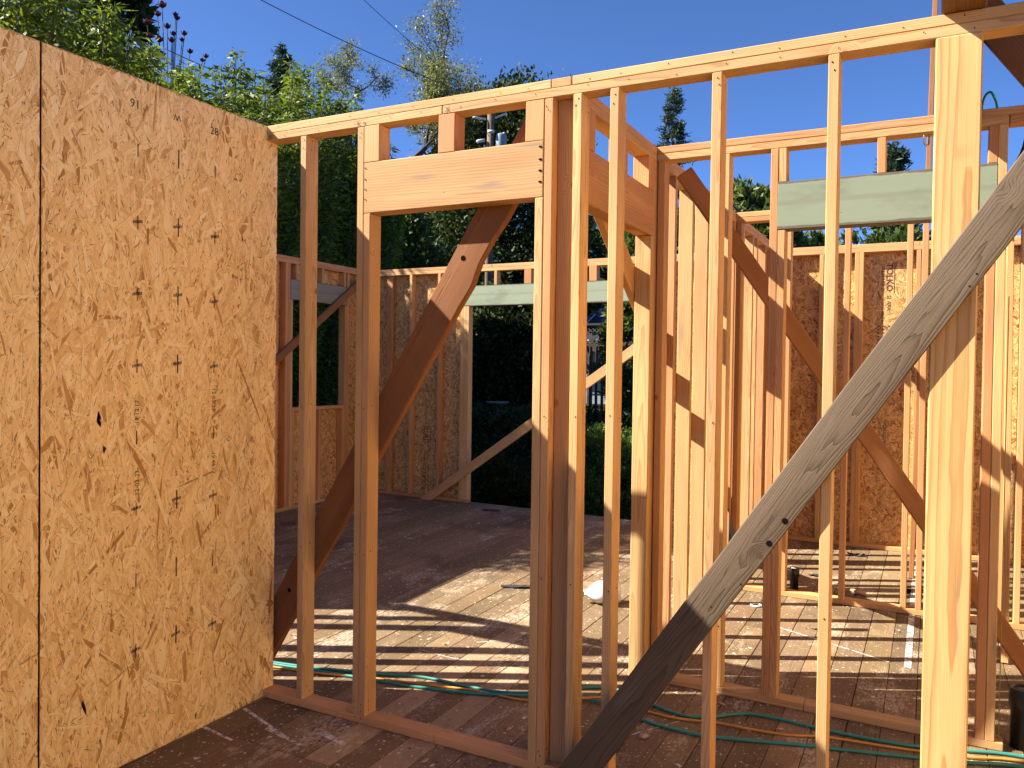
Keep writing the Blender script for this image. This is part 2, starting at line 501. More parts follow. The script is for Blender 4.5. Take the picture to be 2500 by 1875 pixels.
def text_mesh(body, size, bold=0.0):
    cu = bpy.data.curves.new('lettering', 'FONT')
    cu.body = body
    cu.size = size
    cu.offset = bold
    cu.resolution_u = 2
    cu.align_x = 'LEFT'
    o = bpy.data.objects.new('lettering', cu)
    COL.objects.link(o)
    bpy.context.view_layer.update()
    dg = bpy.context.evaluated_depsgraph_get()
    me = bpy.data.meshes.new_from_object(o.evaluated_get(dg))
    bpy.data.objects.remove(o)
    bpy.data.curves.remove(cu)
    me.materials.clear()
    return me

def place_flat(o, origin, xdir, ydir, parent):
    xd = Vector(xdir).normalized(); yd = Vector(ydir).normalized(); zd = xd.cross(yd)
    Mx = Matrix(((xd.x, yd.x, zd.x, origin[0]), (xd.y, yd.y, zd.y, origin[1]), (xd.z, yd.z, zd.z, origin[2]), (0, 0, 0, 1)))
    o.parent = parent
    o.matrix_basis = parent_inv(parent) @ Mx

def lettering(body, size, origin, xdir, ydir, parent, mat='ink', bold=0.0):
    me = text_mesh(body, size, bold)
    me.materials.append(M[mat])
    o = bpy.data.objects.new('lettering', me)
    COL.objects.link(o)
    place_flat(o, origin, xdir, ydir, parent)
    return o

def leaf_obj(name, C, Dr, Ln, Wd, mat, parent, rg, fold=True):
    n = len(C)
    Dr = Dr / np.maximum(1e-6, np.linalg.norm(Dr, axis=1))[:, None]
    rnd = rg.normal(size=(n, 3))
    S = np.cross(Dr, rnd); S /= np.maximum(1e-6, np.linalg.norm(S, axis=1))[:, None]
    Ln = np.broadcast_to(Ln, n)[:, None]; Wd = np.broadcast_to(Wd, n)[:, None]
    v = np.stack([C, C + Dr * Ln * .45 + S * Wd * .5, C + Dr * Ln, C + Dr * Ln * .45 - S * Wd * .5], 1).reshape(-1, 3)
    me = bpy.data.meshes.new(name)
    me.vertices.add(n * 4); me.vertices.foreach_set('co', v.astype(np.float32).ravel())
    me.loops.add(n * 4); me.loops.foreach_set('vertex_index', np.arange(n * 4, dtype=np.int32))
    me.polygons.add(n); me.polygons.foreach_set('loop_start', (np.arange(n) * 4).astype(np.int32))
    me.update(calc_edges=True)
    me.materials.append(mat)
    o = bpy.data.objects.new(name, me)
    COL.objects.link(o)
    if parent is not None:
        o.parent = parent
        o.matrix_basis = parent_inv(parent)
    return o

def smooth_path(pts, n=8):
    pts = [Vector(p) for p in pts]
    out = []
    for i in range(len(pts) - 1):
        p0 = pts[max(0, i - 1)]; p1 = pts[i]; p2 = pts[i + 1]; p3 = pts[min(len(pts) - 1, i + 2)]
        for k in range(n):
            t = k / n
            out.append(0.5 * ((2 * p1) + (p2 - p0) * t + (2 * p0 - 5 * p1 + 4 * p2 - p3) * t * t + (3 * p1 - p0 - 3 * p2 + p3) * t ** 3))
    out.append(pts[-1])
    return out

def tube_data(path, radii, sides=8, verts=None, faces=None):
    verts = [] if verts is None else verts
    faces = [] if faces is None else faces
    path = [Vector(p) for p in path]
    n = len(path)
    base = len(verts)
    ref = Vector((0, 0, 1))
    for i, p in enumerate(path):
        tg = (path[min(n - 1, i + 1)] - path[max(0, i - 1)])
        if tg.length < 1e-9: tg = Vector((0, 0, 1))
        tg.normalize()
        if abs(tg.dot(ref)) > 0.95: rf = Vector((1, 0, 0))
        else: rf = ref
        a = tg.cross(rf).normalized(); b = tg.cross(a)
        r = radii[i] if hasattr(radii, '__len__') else radii
        for k in range(sides):
            th = 2 * math.pi * k / sides
            verts.append(p + a * (r * math.cos(th)) + b * (r * math.sin(th)))
    for i in range(n - 1):
        for k in range(sides):
            k2 = (k + 1) % sides
            faces.append((base + i * sides + k, base + i * sides + k2, base + (i + 1) * sides + k2, base + (i + 1) * sides + k))
    faces.append(tuple(base + k for k in range(sides))[::-1])
    faces.append(tuple(base + (n - 1) * sides + k for k in range(sides)))
    return verts, faces

def tube(name, pts, r, mat, parent=None, sides=8, n=8, smooth=True):
    path = smooth_path(pts, n) if n > 1 else pts
    v, f = tube_data(path, r, sides)
    return newobj(name, mesh_from(name, v, f, smooth), mat, parent)

def lathe_mesh(name, prof, seg=24, smooth=True):
    verts, faces = [], []
    for r, z in prof:
        for k in range(seg):
            a = 2 * math.pi * k / seg
            verts.append((r * math.cos(a), r * math.sin(a), z))
    for i in range(len(prof) - 1):
        for k in range(seg):
            k2 = (k + 1) % seg
            faces.append((i * seg + k, i * seg + k2, (i + 1) * seg + k2, (i + 1) * seg + k))
    faces.append(tuple(range(seg))[::-1])
    faces.append(tuple((len(prof) - 1) * seg + k for k in range(seg)))
    return mesh_from(name, verts, faces, smooth)

def strands(par, W, L, mat, side=1, fl=0.125, fw_=0.0145, cover=4.4, seed=0, spread=27, thick=0.0055, edge=0.0011):
    """loose wood strands pressed over a sheet: par is a board (x along its length 0..L, y +-W/2), face at z = side*thick"""
    rg = np.random.default_rng(seed)
    n = int(W * L / (fl * fw_) * cover)
    ln = fl * rg.lognormal(0, 0.42, n); wd = fw_ * rg.lognormal(0, 0.5, n)
    thin = rg.random(n) < 0.38
    wd = np.where(thin, wd * 0.26, wd); ln = np.where(thin, ln * 0.75, ln)
    ang = np.radians(rg.normal(0, spread, n))
    wild = rg.random(n) < 0.16
    ang = np.where(wild, rg.uniform(-1.6, 1.6, n), ang)
    cx_ = rg.uniform(0, L, n); cy_ = rg.uniform(-W / 2, W / 2, n)
    zz = thick + 0.0001 + rg.random(n) * 0.0012
    low = rg.random(n) < .14          # broad strands of the lowest layer close the sheet
    wd = np.where(low, fw_ * 3.6, wd); ln = np.where(low, fl * 1.5, ln); zz = np.where(low, thick + .00004 + rg.random(n) * .00005, zz)
    prof = np.array([(-.5, -.1), (-.36, -.5), (.33, -.46), (.5, .05), (.38, .5), (-.30, .44)])
    jt = np.clip(rg.normal(0, 0.05, (n, 6, 2)), -.09, .09)
    q = prof[None] + jt
    u = q[..., 0] * ln[:, None]; v = q[..., 1] * wd[:, None]
    ca, sa = np.cos(ang)[:, None], np.sin(ang)[:, None]
    X = cx_[:, None] + u * ca - v * sa
    Y = cy_[:, None] + u * sa + v * ca
    for Q, lo_, hi_ in ((X, .001, L - .001), (Y, -W / 2 + .001, W / 2 - .001)):
        Q += np.maximum(0, lo_ - Q.min(1))[:, None]
        Q -= np.maximum(0, Q.max(1) - hi_)[:, None]
    ok = (X.min(1) >= 0) & (Y.min(1) >= -W / 2)
    X, Y, zz, u, v = X[ok], Y[ok], zz[ok], u[ok], v[ok]
    n = int(ok.sum())
    Z = np.repeat(zz[:, None], 6, 1) * side
    co = np.stack([X, Y, Z], -1).reshape(-1, 3)
    me = bpy.data.meshes.new('wood_strands')
    me.vertices.add(n * 6); me.vertices.foreach_set('co', co.astype(np.float32).ravel())
    idx = np.arange(n * 6).reshape(n, 6)
    if side < 0: idx = idx[:, ::-1]
    me.loops.add(n * 6); me.loops.foreach_set('vertex_index', idx.ravel().astype(np.int32))
    me.polygons.add(n); me.polygons.foreach_set('loop_start', (np.arange(n) * 6).astype(np.int32))
    uvl = me.uv_layers.new(name='UVMap')
    ro = rg.uniform(0, 40, (n, 1, 2))
    uvs = (np.stack([u, v], -1) + ro)[np.arange(n)[:, None], (idx - (np.arange(n) * 6)[:, None])]
    uvl.data.foreach_set('uv', uvs.astype(np.float32).ravel())
    me.update(calc_edges=True)
    me.materials.append(M[mat])
    o = bpy.data.objects.new('wood_strands', me)
    COL.objects.link(o)
    o.parent = par
    o['kind'] = 'stuff'
    # painted shadow line: a dark offset copy showing along one side of each strand
    sh = edge * rg.uniform(.3, 1.0, n)[:, None]
    sg_ = np.where(rg.random(n) < .5, -1, 1)[:, None]
    e = co.reshape(n, 6, 3).copy()
    e[..., 0] = np.clip(e[..., 0] + sh * .6, 0.0005, L - .0005)
    e[..., 1] = np.clip(e[..., 1] + sh * sg_, -W / 2 + .0003, W / 2 - .0003)
    e[..., 2] -= side * 0.00003
    m2 = bpy.data.meshes.new('painted_edge_shadows')
    m2.vertices.add(n * 6); m2.vertices.foreach_set('co', e.astype(np.float32).ravel())
    m2.loops.add(n * 6); m2.loops.foreach_set('vertex_index', idx.ravel().astype(np.int32))
    m2.polygons.add(n); m2.polygons.foreach_set('loop_start', (np.arange(n) * 6).astype(np.int32))
    m2.update(calc_edges=True)
    m2.materials.append(M['painted_edge_shadow'])
    o2 = bpy.data.objects.new('painted_edge_shadows', m2)
    COL.objects.link(o2)
    o2.parent = par
    o2['kind'] = 'stuff'
    return o

def slivers(par, W, L, side, n, seed):
    """small dark splinters and gaps between the strands"""
    rg = np.random.default_rng(seed)
    cx_ = rg.uniform(.02, L - .02, n); cy_ = rg.uniform(-W / 2 + .02, W / 2 - .02, n)
    ln = .018 * rg.lognormal(0, .5, n); wd = np.minimum(.0022 * rg.lognormal(0, .45, n), .0036)
    ln = np.minimum(ln, .018 * 2.2) ; ang = np.radians(rg.normal(0, 32, n))
    q = np.array([(-.5, 0), (-.1, -.5), (.5, 0), (.15, .5)])[None] + np.clip(rg.normal(0, .06, (n, 4, 2)), -.1, .1)
    u = q[..., 0] * ln[:, None]; v = q[..., 1] * wd[:, None]
    ca, sa = np.cos(ang)[:, None], np.sin(ang)[:, None]
    co = np.stack([cx_[:, None] + u * ca - v * sa, np.clip(cy_[:, None] + u * sa + v * ca, -W / 2, W / 2), np.full((n, 4), side * .0069)], -1).reshape(-1, 3)
    fs = np.arange(n * 4).reshape(n, 4)
    me = mesh_from('dark_splinters', co.tolist(), [tuple(int(k) for k in (r if side > 0 else r[::-1])) for r in fs])
    me.materials.append(M['splinter'])
    o = bpy.data.objects.new('dark_splinters', me)
    COL.objects.link(o)
    o.parent = par
    o['kind'] = 'stuff'

# ================================================================== the large setting
M['soil'] = flat('garden_soil', (0.055, 0.042, 0.028), 0.95, var=0.5, scale=1.5)
N = NT('lawn_and_soil')
_W = N.n('ShaderNodeNewGeometry').outputs['Position']
_a = N.noise(_W, 0.35, 5.0, 0.6)
_b = N.noise(_W, 9.0, 4.0, 0.7)
_c = N.mix(N.step(_a, 0.40, 0.62), (0.045, 0.032, 0.020), (0.030, 0.045, 0.014))
N.base(N.mix(N.m('MULTIPLY', _b, 0.6), _c, (0.015, 0.016, 0.008)))
N.rough(1.0)
N.b.inputs['Specular IOR Level'].default_value = 0.0
N.bump(_b, 0.6, 0.05)
M['ground'] = N.mat
gn = 90
gv, gf = [], []
for j in range(gn + 1):
    for i in range(gn + 1):
        sx_ = (i / gn * 2 - 1); sy_ = (j / gn * 2 - 1)
        xx = math.copysign(abs(sx_) ** 2.2 * 420, sx_) - 3
        yy = math.copysign(abs(sy_) ** 2.2 * 420, sy_) + 5
        gv.append((xx, yy, -0.62 + 0.05 * math.sin(xx * .7) * math.cos(yy * .6) + 1.15 * max(0, min(1, (yy - 10.9) / 1.3)) ** 2 * (3 - 2 * max(0, min(1, (yy - 10.9) / 1.3)))))
for j in range(gn):
    for i in range(gn):
        a = j * (gn + 1) + i
        gf.append((a, a + 1, a + gn + 2, a + gn + 1))
ground = newobj('ground', mesh_from('ground', gv, gf, True), M['ground'])
tag(ground, 'dark garden soil and grass outside the framed house', None, kind='structure')

# ---- timber floor: every board is a piece of its own
fl_v, fl_f = [], []
def slab(x0, x1, y0, y1, top, thick):
    b = len(fl_v)
    for z in (-thick, 0):
        for (x, y) in ((x0, y0), (x1, y0), (x1, y1), (x0, y1)):
            fl_v.append((x, y, fz(x, y) + top + z))
    for f in ((0, 3, 2, 1), (4, 5, 6, 7), (0, 1, 5, 4), (1, 2, 6, 5), (2, 3, 7, 6), (3, 0, 4, 7)):
        fl_f.append(tuple(b + k for k in f))
slab(-6.40, 2.2, 3.12, 8.41, -0.0235, 0.18)
slab(-3.14, 2.2, -1.2, 3.119, -0.0235, 0.18)
floor = newobj('floor', mesh_from('floor', fl_v, fl_f), M['dark'])
tag(floor, 'worn brown timber floor of the framed house', None, kind='structure')
PW = 0.1478
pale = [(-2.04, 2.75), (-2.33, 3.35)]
nc = int((2.2 + 6.40) / PW)
for c in range(nc):
    x0 = -6.40 + c * PW
    xc = x0 + PW / 2
    ys = 3.12 if xc < -3.12 else -1.2
    cuts = [ys]
    if ys < 0: cuts.append(2.748)
    y = cuts[-1] + random.uniform(1.2, 3.6)
    while y < 7.6:
        cuts.append(y)
        y += random.uniform(2.2, 3.8)
    cuts.append(8.41)
    for a, b in zip(cuts[:-1], cuts[1:]):
        k = random.uniform(0.80, 1.18)
        tint = (k * random.uniform(.96, 1.06), k, k * random.uniform(.92, 1.05))
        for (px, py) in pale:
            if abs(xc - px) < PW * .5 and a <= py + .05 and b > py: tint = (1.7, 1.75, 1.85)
        xx = xc + J(.0008)
        zz = J(.0012) - 0.010
        o = board('plank', (xx, a + .0018, fz(xx, a) + zz), (xx, b - .0018, fz(xx, b) + zz), PW - .0035, 0.020, (1, 0, -0.012), M['floor'], floor, tint, bev=0.0018)

# ================================================================== walls of lumber
YA, YC, YF, YD = 3.129, 4.315, 6.322, 8.31
XB0, XB1 = -1.440, -1.351           # the long inner wall, its two faces
XE0, XE1 = -6.389, -6.300           # outer wall with the window
XL = -3.020                         # strand-board face

# ---- wall A: the front wall with the doorway
A = thing('stud_wall', 'open stud wall with doorway header and wide yellow post, the one in front', 'wall', (-0.6, YA, fz(-.6, YA)))
sole_x(A, XL + .002, -1.985, YA, PINK)
sole_x(A, -1.983, 1.4, YA, PINK)
plate_x(A, XL + .002, -1.978, YA, PB, tint=YEL)
plate_x(A, -1.975, 1.4, YA, PB, tint=(.98, .93, .84))
plate_x(A, XL + .002, -1.443, YA, PB + T, tint=YEL)
plate_x(A, -1.346, 1.4, YA, PB + T, tint=(1.03, .99, .9))
stud_x(A, -2.797, YA)
stud_x(A, -2.449, YA, name='king_stud', tint=(.97, .92, .82))
stud_x(A, -2.409, YA, zt=2.412, name='trimmer_stud', tint=(1.0, .9, .8))
stud_x(A, -1.511, YA, zt=2.412, name='trimmer_stud', tint=(1.02, .98, .9))
stud_x(A, -1.4715, YA, name='king_stud')
board('nailer', (-1.388, YA + D4 - T / 2 - .002, fz(-1.388, YA) + T), (-1.388, YA + D4 - T / 2 - .002, PB), D4 - .003, T, (1, 0, 0), M['fir'], A, (.92, .74, .58))
stud_x(A, -1.338, YA, tint=YEL)
stud_x(A, -1.181, YA, tint=(1.03, .97, .88))
stud_x(A, -0.770, YA, tint=(1.04, .92, .82))
stud_x(A, -0.353, YA, tint=YEL)
stud_x(A, 0.46, YA)
stud_x(A, 0.87, YA)
po = board('post', (0.0555, YA + D4 / 2 - .004, fz(0, YA) + T), (0.0555, YA + D4 / 2 - .004, PB), 0.1400, D4, (1, 0, 0), M['post'], A, (1.03, 1.0, .95), bev=0.005)
board('header', (-2.409, YA + D4 / 2, 2.5325), (-1.4735, YA + D4 / 2, 2.5325), 0.2390, D4 - .001, (0, 0, 1), M['header'], A, (1.0, .93, .84), bev=0.004)
for x0, tt in ((-2.408, (1, .92, .84)), (-1.998, RED), (-1.561, RED)):
    stud_x(A, x0, YA, zt=PB, zb=2.652, w=0.087, name='cripple_stud', tint=tt)
# the same wall goes on beyond the strand-board wall
sole_x(A, XE1, -3.125, YA)
plate_x(A, XE1, -3.125, YA, PB)
plate_x(A, XE1, -3.125, YA, PB + T)
for x0 in (-3.343, -3.634, -4.030, -4.441, -5.324, -5.709, -6.165, -6.298):
    stud_x(A, x0, YA)
stud_x(A, -4.481, YA, zt=2.412, name='trimmer_stud')
stud_x(A, -5.285, YA, zt=2.412, name='trimmer_stud')
board('header', (-5.285, YA + D4 / 2, 2.5325), (-4.4425, YA + D4 / 2, 2.5325), 0.239, D4 - .001, (0, 0, 1), M['header'], A, (1, .95, .88))
for x0 in (-5.28, -4.9, -4.52):
    stud_x(A, x0, YA, zt=PB, zb=2.652, name='cripple_stud')

kv, kf = [], []
def nick(x, y, z, nx, rx=.0035, rz=.005):
    b = len(kv)
    for k in range(7):
        a = 2 * math.pi * k / 7
        if nx: kv.append((x, y + rx * math.cos(a), z + rz * math.sin(a)))
        else: kv.append((x + rx * math.cos(a), y, z + rz * math.sin(a)))
    kf.append(tuple(range(b, b + 7)) if nx else tuple(range(b, b + 7)))
for z_ in (2.625, 2.572, 2.525, 2.478):
    nick(-1.487, YA - .0022, z_, False, .009, .0045)
    nick(-2.398, YA - .0022, z_, False, .004, .004)
for x_ in (-2.797, -2.449, -2.409, -1.4715, -1.338, -1.181, -.770, -.353):
    for z_ in (PB - .03, PB - .055, fz(x_, YA) + T + .03, fz(x_, YA) + T + .06, fz(x_, YA) + .02, .8, 1.5):
        if x_ == -2.409 and z_ > 2.41: continue
        nick(x_ + random.uniform(.010, .028), YA - .0025, z_ + J(.01), False, .0025, .004)
        nick(x_ + T + .0012, YA + random.uniform(.02, .07), z_ + J(.012), True, .0028, .004)
for x_ in np.arange(-2.9, .2, .2):
    nick(float(x_) + J(.05), YA - .0022, PB + .02 + J(.008), False, .0022, .003)
    nick(float(x_) + J(.05), YA - .0022, PB + T + .02 + J(.008), False, .0022, .003)
newobj('nail_marks', mesh_from('nail_marks', kv, kf), M['dark'], A)['kind'] = 'stuff'
M['pencil'] = flat('pencil', (0.10, 0.085, 0.07), 0.9)
for bd, x_, z_ in (('X', -3.005, 2.828), ('K', -2.452, 2.829), ('+', -2.418, 2.827), ('X', -1.96, 2.83)):
    lettering(bd, .034, (x_, YA - .0022, z_), (1, 0, 0), (0, 0, 1), A, 'pencil')

# ---- wall L: strand board on the left
Lw = thing('sheathed_wall', 'tall strand-board wall with printed crosses and a black seam at the left', 'wall', (XL, 1.9, fz(XL, 1.9)))
panels = []
for (a, b) in ((-1.20, -0.492), (-0.488, 0.728), (0.732, 1.9475), (1.9525, 3.2075)):
    ym = (a + b) / 2
    zb = fz(XL, ym) + 0.002
    p = board('strand_board_panel', (XL - .0055, ym, zb), (XL - .0055, ym, HT + .002), b - a, 0.011, (0, 1, 0), M['osb'], Lw, (1, 1, 1), bev=0.0015)
    panels.append(p)
    # board() lays local y along +Y, so its local z is +X or -X: the strands go on the +X face
    if a > 0: strands(p, b - a, HT - zb, 'flake', 1 if p.matrix_basis.col[2][0] > 0 else -1, seed=int(a * 10) + 50)
    if a > 0: slivers(p, b - a, HT - zb, 1 if p.matrix_basis.col[2][0] > 0 else -1, 3400, 5)
for y0 in (-1.19, -.8, -.4, 0.0, .41, .71, 1.12, 1.52, 1.931, 2.34, 2.74, 3.09, 3.17):
    stud_y(Lw, y0, XL - .012 - D4)
sole_y(Lw, -1.2, 3.2075, XL - .012 - D4)
plate_y(Lw, -1.2, 3.2075, XL - .012 - D4, PB)
plate_y(Lw, -1.2, 3.2075, XL - .012 - D4, PB + T)
# printed marks and nails on the two panels in view
pan = panels[3]
board('seam_strip', (XL - .004, 1.950, .01), (XL - .004, 1.950, HT), .0062, .009, (0, 1, 0), M['dark'], Lw, (1, 1, 1), bev=0)  # black strip set in the gap between the two panels
def mark_quad(y0, y1, z0, z1, verts, faces, lean=0.0):
    b = len(verts)
    verts += [(XL + .0019, y0, z0), (XL + .0019, y1, z0 + lean), (XL + .0019, y1, z1 + lean), (XL + .0019, y0, z1)]
    faces.append((b, b + 1, b + 2, b + 3))
mv, mf = [], []
for ci, yc in enumerate((2.377, 2.587, 2.797)):
    for k in range(-2, 8):
        zc = 1.070 + k * 0.305 + (0.0 if ci != 1 else .012)
        if zc > 2.7 or zc < .1: continue
        if k == 1:  # where the date stamps stand
            if ci == 1: mark_quad(yc - .002, yc + .002, zc - .03, zc + .05, mv, mf)
            else: mark_quad(yc - .0025, yc + .0025, zc - .03, zc + .028, mv, mf)
            continue
        w_ = .0032 if ci == 1 else .0022
        hh = .042 if ci == 1 else .029
        if ci == 1: mark_quad(yc - w_, yc + w_, zc - hh, zc + hh, mv, mf)
        else:
            mark_quad(yc - .0036, yc - .0010, zc - hh, zc + hh, mv, mf)
            mark_quad(yc + .0012, yc + .0030, zc - hh, zc + hh, mv, mf)
        if k % 2 == 0 or k in (3,):
            for q in range(7):
                yq = yc - .024 + q * .007
                mark_quad(yq, yq + .0042, zc - .007 + q * .0012, zc + .006 + q * .0012, mv, mf)
newobj('printed_marks', mesh_from('printed_marks', mv, mf), M['ink'], pan)['kind'] = 'stuff'
UP, DN, YP, YM = (0, 0, 1), (0, 0, -1), (0, 1, 0), (0, -1, 0)
ox = XL + .0019
lettering('19:13:17', .030, (ox, 2.388, 1.432), UP, YM, pan)
lettering('12-03-23', .030, (ox, 2.390, 1.126), UP, YM, pan)
lettering('12-03-23', .030, (ox, 2.786, 1.582), DN, YP, pan)
lettering('19:44:17', .030, (ox, 2.788, 1.279), DN, YP, pan)
lettering('S', .030, (ox, 2.577, 1.503), YP, UP, pan)
lettering('S', .030, (ox, 2.577, 1.190), YP, UP, pan)
lettering('16', .052, (ox, 2.387, 2.805), YM, DN, pan)
lettering('28', .050, (ox, 2.765, 2.768), YP, UP, pan)
lettering('W', .040, (ox, 2.598, 2.802), YM, DN, pan)
nv, nf = [], []
def nail(y, z, r=.0025):
    b = len(nv)
    for k in range(8):
        a = 2 * math.pi * k / 8
        nv.append((XL + .0022, y + r * math.cos(a), z + r * math.sin(a)))
    nf.append(tuple(range(b, b + 8)))
for k in range(19):
    nail(1.930 + J(.004), .12 + k * .152 + J(.01)); nail(1.970 + J(.004), .13 + k * .152 + J(.01))
    nail(3.185 + J(.006), .12 + k * .152 + J(.01))
    if k % 2: nail(2.377 + J(.004), .1 + k * .152); nail(2.793 + J(.004), .1 + k * .152)
for k in range(8):
    nail(2.03 + k * .155, 2.845 + J(.006)); nail(2.03 + k * .155, .06)
newobj('nail_heads', mesh_from('nail_heads', nv, nf), M['steel'], pan)['kind'] = 'stuff'

# ---- wall B: the long inner wall that leads away from the doorway
B = thing('stud_wall', 'long inner stud wall leading away from the front wall, with its own doorway', 'wall', (XB1, 5.5, fz(XB1, 5.5)))
plate_y(B, YA + D4 + .001, YD, XB0, PB, tint=(1, .95, .87))
plate_y(B, YA + .001, YD, XB0, PB + T, tint=(1.0, .80, .66))
sole_y(B, YA + D4 + .001, 3.296, XB0)
sole_y(B, 4.227, YD, XB0)
stud_y(B, 3.220, XB0, name='king_stud')
stud_y(B, 3.2585, XB0, zt=2.412, name='trimmer_stud')
stud_y(B, 4.2275, XB0, zt=2.412, name='trimmer_stud', tint=YEL)
stud_y(B, 4.266, XB0, name='king_stud', tint=(1, .95, .86))
board('header', (-1.3955, 3.2585, 2.5335), (-1.3955, 4.2655, 2.5335), 0.240, D4 - .001, (0, 0, 1), M['header'], B, (1.0, .82, .70), bev=0.004)
stud_y(B, 3.322, XB0, zb=2.654, w=0.087, name='cripple_stud', tint=RED)
stud_y(B, 3.803, XB0, zb=2.654, name='cripple_stud', tint=RED)
stud_y(B, 4.178, XB0, zb=2.654, w=0.087, name='cripple_stud', tint=RED)
for y0, tt in ((4.306, BRN), (4.405, BRN), (4.682, PINK), (5.070, YEL), (5.460, (1, .93, .84)), (5.865, None), (6.270, None), (6.425, BRN), (6.605, None), (6.985, YEL), (7.165, None), (7.540, PINK), (7.92, None), (8.265, None)):
    stud_y(B, y0, XB0, tint=tt)

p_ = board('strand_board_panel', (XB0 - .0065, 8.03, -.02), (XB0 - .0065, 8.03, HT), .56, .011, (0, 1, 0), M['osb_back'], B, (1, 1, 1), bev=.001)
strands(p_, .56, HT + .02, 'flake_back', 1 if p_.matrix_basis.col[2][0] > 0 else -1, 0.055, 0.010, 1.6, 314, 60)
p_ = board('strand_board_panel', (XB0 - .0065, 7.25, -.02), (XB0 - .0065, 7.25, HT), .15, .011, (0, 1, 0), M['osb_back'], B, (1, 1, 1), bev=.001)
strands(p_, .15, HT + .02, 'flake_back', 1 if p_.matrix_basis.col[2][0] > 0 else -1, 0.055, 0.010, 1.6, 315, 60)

# ---- wall C: behind the passage, with the green header
C = thing('stud_wall', 'stud wall across the passage carrying a sage green painted header', 'wall', (-0.3, YC, fz(-.3, YC)))
plate_x(C, XB1 + .001, 0.282, YC, PB, tint=(1.0, .93, .82))
plate_x(C, 0.285, 1.9, YC, PB, tint=BRN)
plate_x(C, XB1 + .001, 1.9, YC, PB + T, tint=(1.0, .82, .68))
sole_x(C, XB1 + .001, -0.55, YC, (1.0, .95, .86))
sole_x(C, -0.548, 0.315, YC, (.98, .93, .84))
stud_x(C, -1.345, YC, tint=(1, .86, .74))
stud_x(C, -0.999, YC, tint=YEL)
stud_x(C, -0.7565, YC, name='king_stud', tint=(1.0, .80, .70))
stud_x(C, -0.718, YC, zt=2.412, name='trimmer_stud', tint=(1, .86, .76))
stud_x(C, 0.2030, YC, zt=2.412, name='trimmer_stud', tint=(1, .76, .66))
stud_x(C, 0.2425, YC, name='king_stud', tint=(1, .96, .85))
hd = board('header', (-0.718, YC + D4 / 2, 2.5325), (0.2415, YC + D4 / 2, 2.5325), 0.239, D4 + .004, (0, 0, 1), M['green'], C, (1, 1, 1), bev=0.002)
hd['label'] = 'sage green painted header'
for x0, tt in ((-.714, YEL), (-.259, RED), (.203, RED)):
    stud_x(C, x0, YC, zb=2.652, name='cripple_stud', tint=tt)

# ---- wall F: next wall back
FIR[0] = 'fir_far'
F = thing('stud_wall', 'thin open stud wall between the passage wall and the sheathed back wall', 'wall', (-0.3, YF, fz(-.3, YF)))
plate_x(F, XB1 + .001, 2.0, YF, PB)
plate_x(F, XB1 + .001, 2.0, YF, PB + T, tint=(1, .88, .76))
sole_x(F, XB1 + .001, 0.60, YF, (1, .88, .74))
for x0, tt in ((-1.349, BRN), (-.986, None), (-.581, (1, .82, .70)), (-.176, (1, .93, .82)), (-.082, PINK), (.404, (1, .92, .78)), (.500, YEL), (.91, None), (1.32, None)):
    stud_x(F, x0, YF, tint=tt)

# ---- wall D: sheathed back wall with the wide opening
Dw = thing('sheathed_wall', 'sheathed back wall with a wide opening to the garden under a pale green header', 'wall', (-3, YD, fz(-3, YD)))
plate_x(Dw, XE1 + .001, -3.10, YD, PB, tint=YEL)
plate_x(Dw, -3.097, 2.1, YD, PB, tint=YEL)
plate_x(Dw, XE1 + .001, -4.55, YD, PB + T, tint=(1, .9, .84))
plate_x(Dw, -4.547, -0.13, YD, PB + T, tint=(1.02, .97, .88))
plate_x(Dw, -0.127, 2.1, YD, PB + T, tint=YEL)
sole_x(Dw, XE1 + .001, -4.847, YD)
sole_x(Dw, -2.562, 2.1, YD, (1, .9, .76))
board('corner_stud', (-5.995, YD + T / 2 + .02, fz(-6, YD) + T), (-5.995, YD + T / 2 + .02, PB), D4, T, (1, 0, 0), M['fir'], Dw, (.95, .72, .58))
for x0, tt in ((-6.26, BRN), (-5.686, YEL), (-5.282, None), (-2.485, None), (-2.05, None), (-1.64, None), (-1.30, None), (-.986, YEL), (-.674, (1.0, .9, .72)), (-.635, (1, .9, .74)), (-.156, (1, .86, .74)), (.25, None), (.66, YEL), (1.06, None), (1.47, None)):
    stud_x(Dw, x0, YD, tint=tt)
stud_x(Dw, -4.962, YD, name='king_stud', tint=YEL)
for x0 in (-4.9235, -4.885, -2.562, -2.5235):
    stud_x(Dw, x0, YD, zt=2.425, name='trimmer_stud', tint=YEL)
hd2 = board('header', (-4.9235, YD + D4 / 2, 2.5425), (-2.4865, YD + D4 / 2, 2.5425), 0.233, D4 + .006, (0, 0, 1), M['green'], Dw, (1.2, 1.2, 1.2), bev=0.002)
hd2['label'] = 'pale green painted header over the garden opening'
for x0, w_, tt in ((-4.92, T, None), (-4.519, T, (1, .9, .8)), (-4.133, D4, RED), (-3.73, T, None), (-3.345, D4, RED), (-2.95, T, None), (-2.53, T, None)):
    stud_x(Dw, x0, YD, zb=2.660, w=w_, name='cripple_stud', tint=tt)
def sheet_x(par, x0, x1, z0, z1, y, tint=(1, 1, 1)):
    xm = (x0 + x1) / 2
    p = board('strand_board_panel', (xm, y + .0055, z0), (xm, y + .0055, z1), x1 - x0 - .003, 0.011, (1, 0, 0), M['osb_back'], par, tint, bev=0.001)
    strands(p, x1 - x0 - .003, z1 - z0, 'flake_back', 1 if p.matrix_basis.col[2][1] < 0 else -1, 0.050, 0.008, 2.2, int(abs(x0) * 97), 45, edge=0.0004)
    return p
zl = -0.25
dL = sheet_x(Dw, XE0 - .012, -4.849, zl, HT, YD + D4 + .0005)
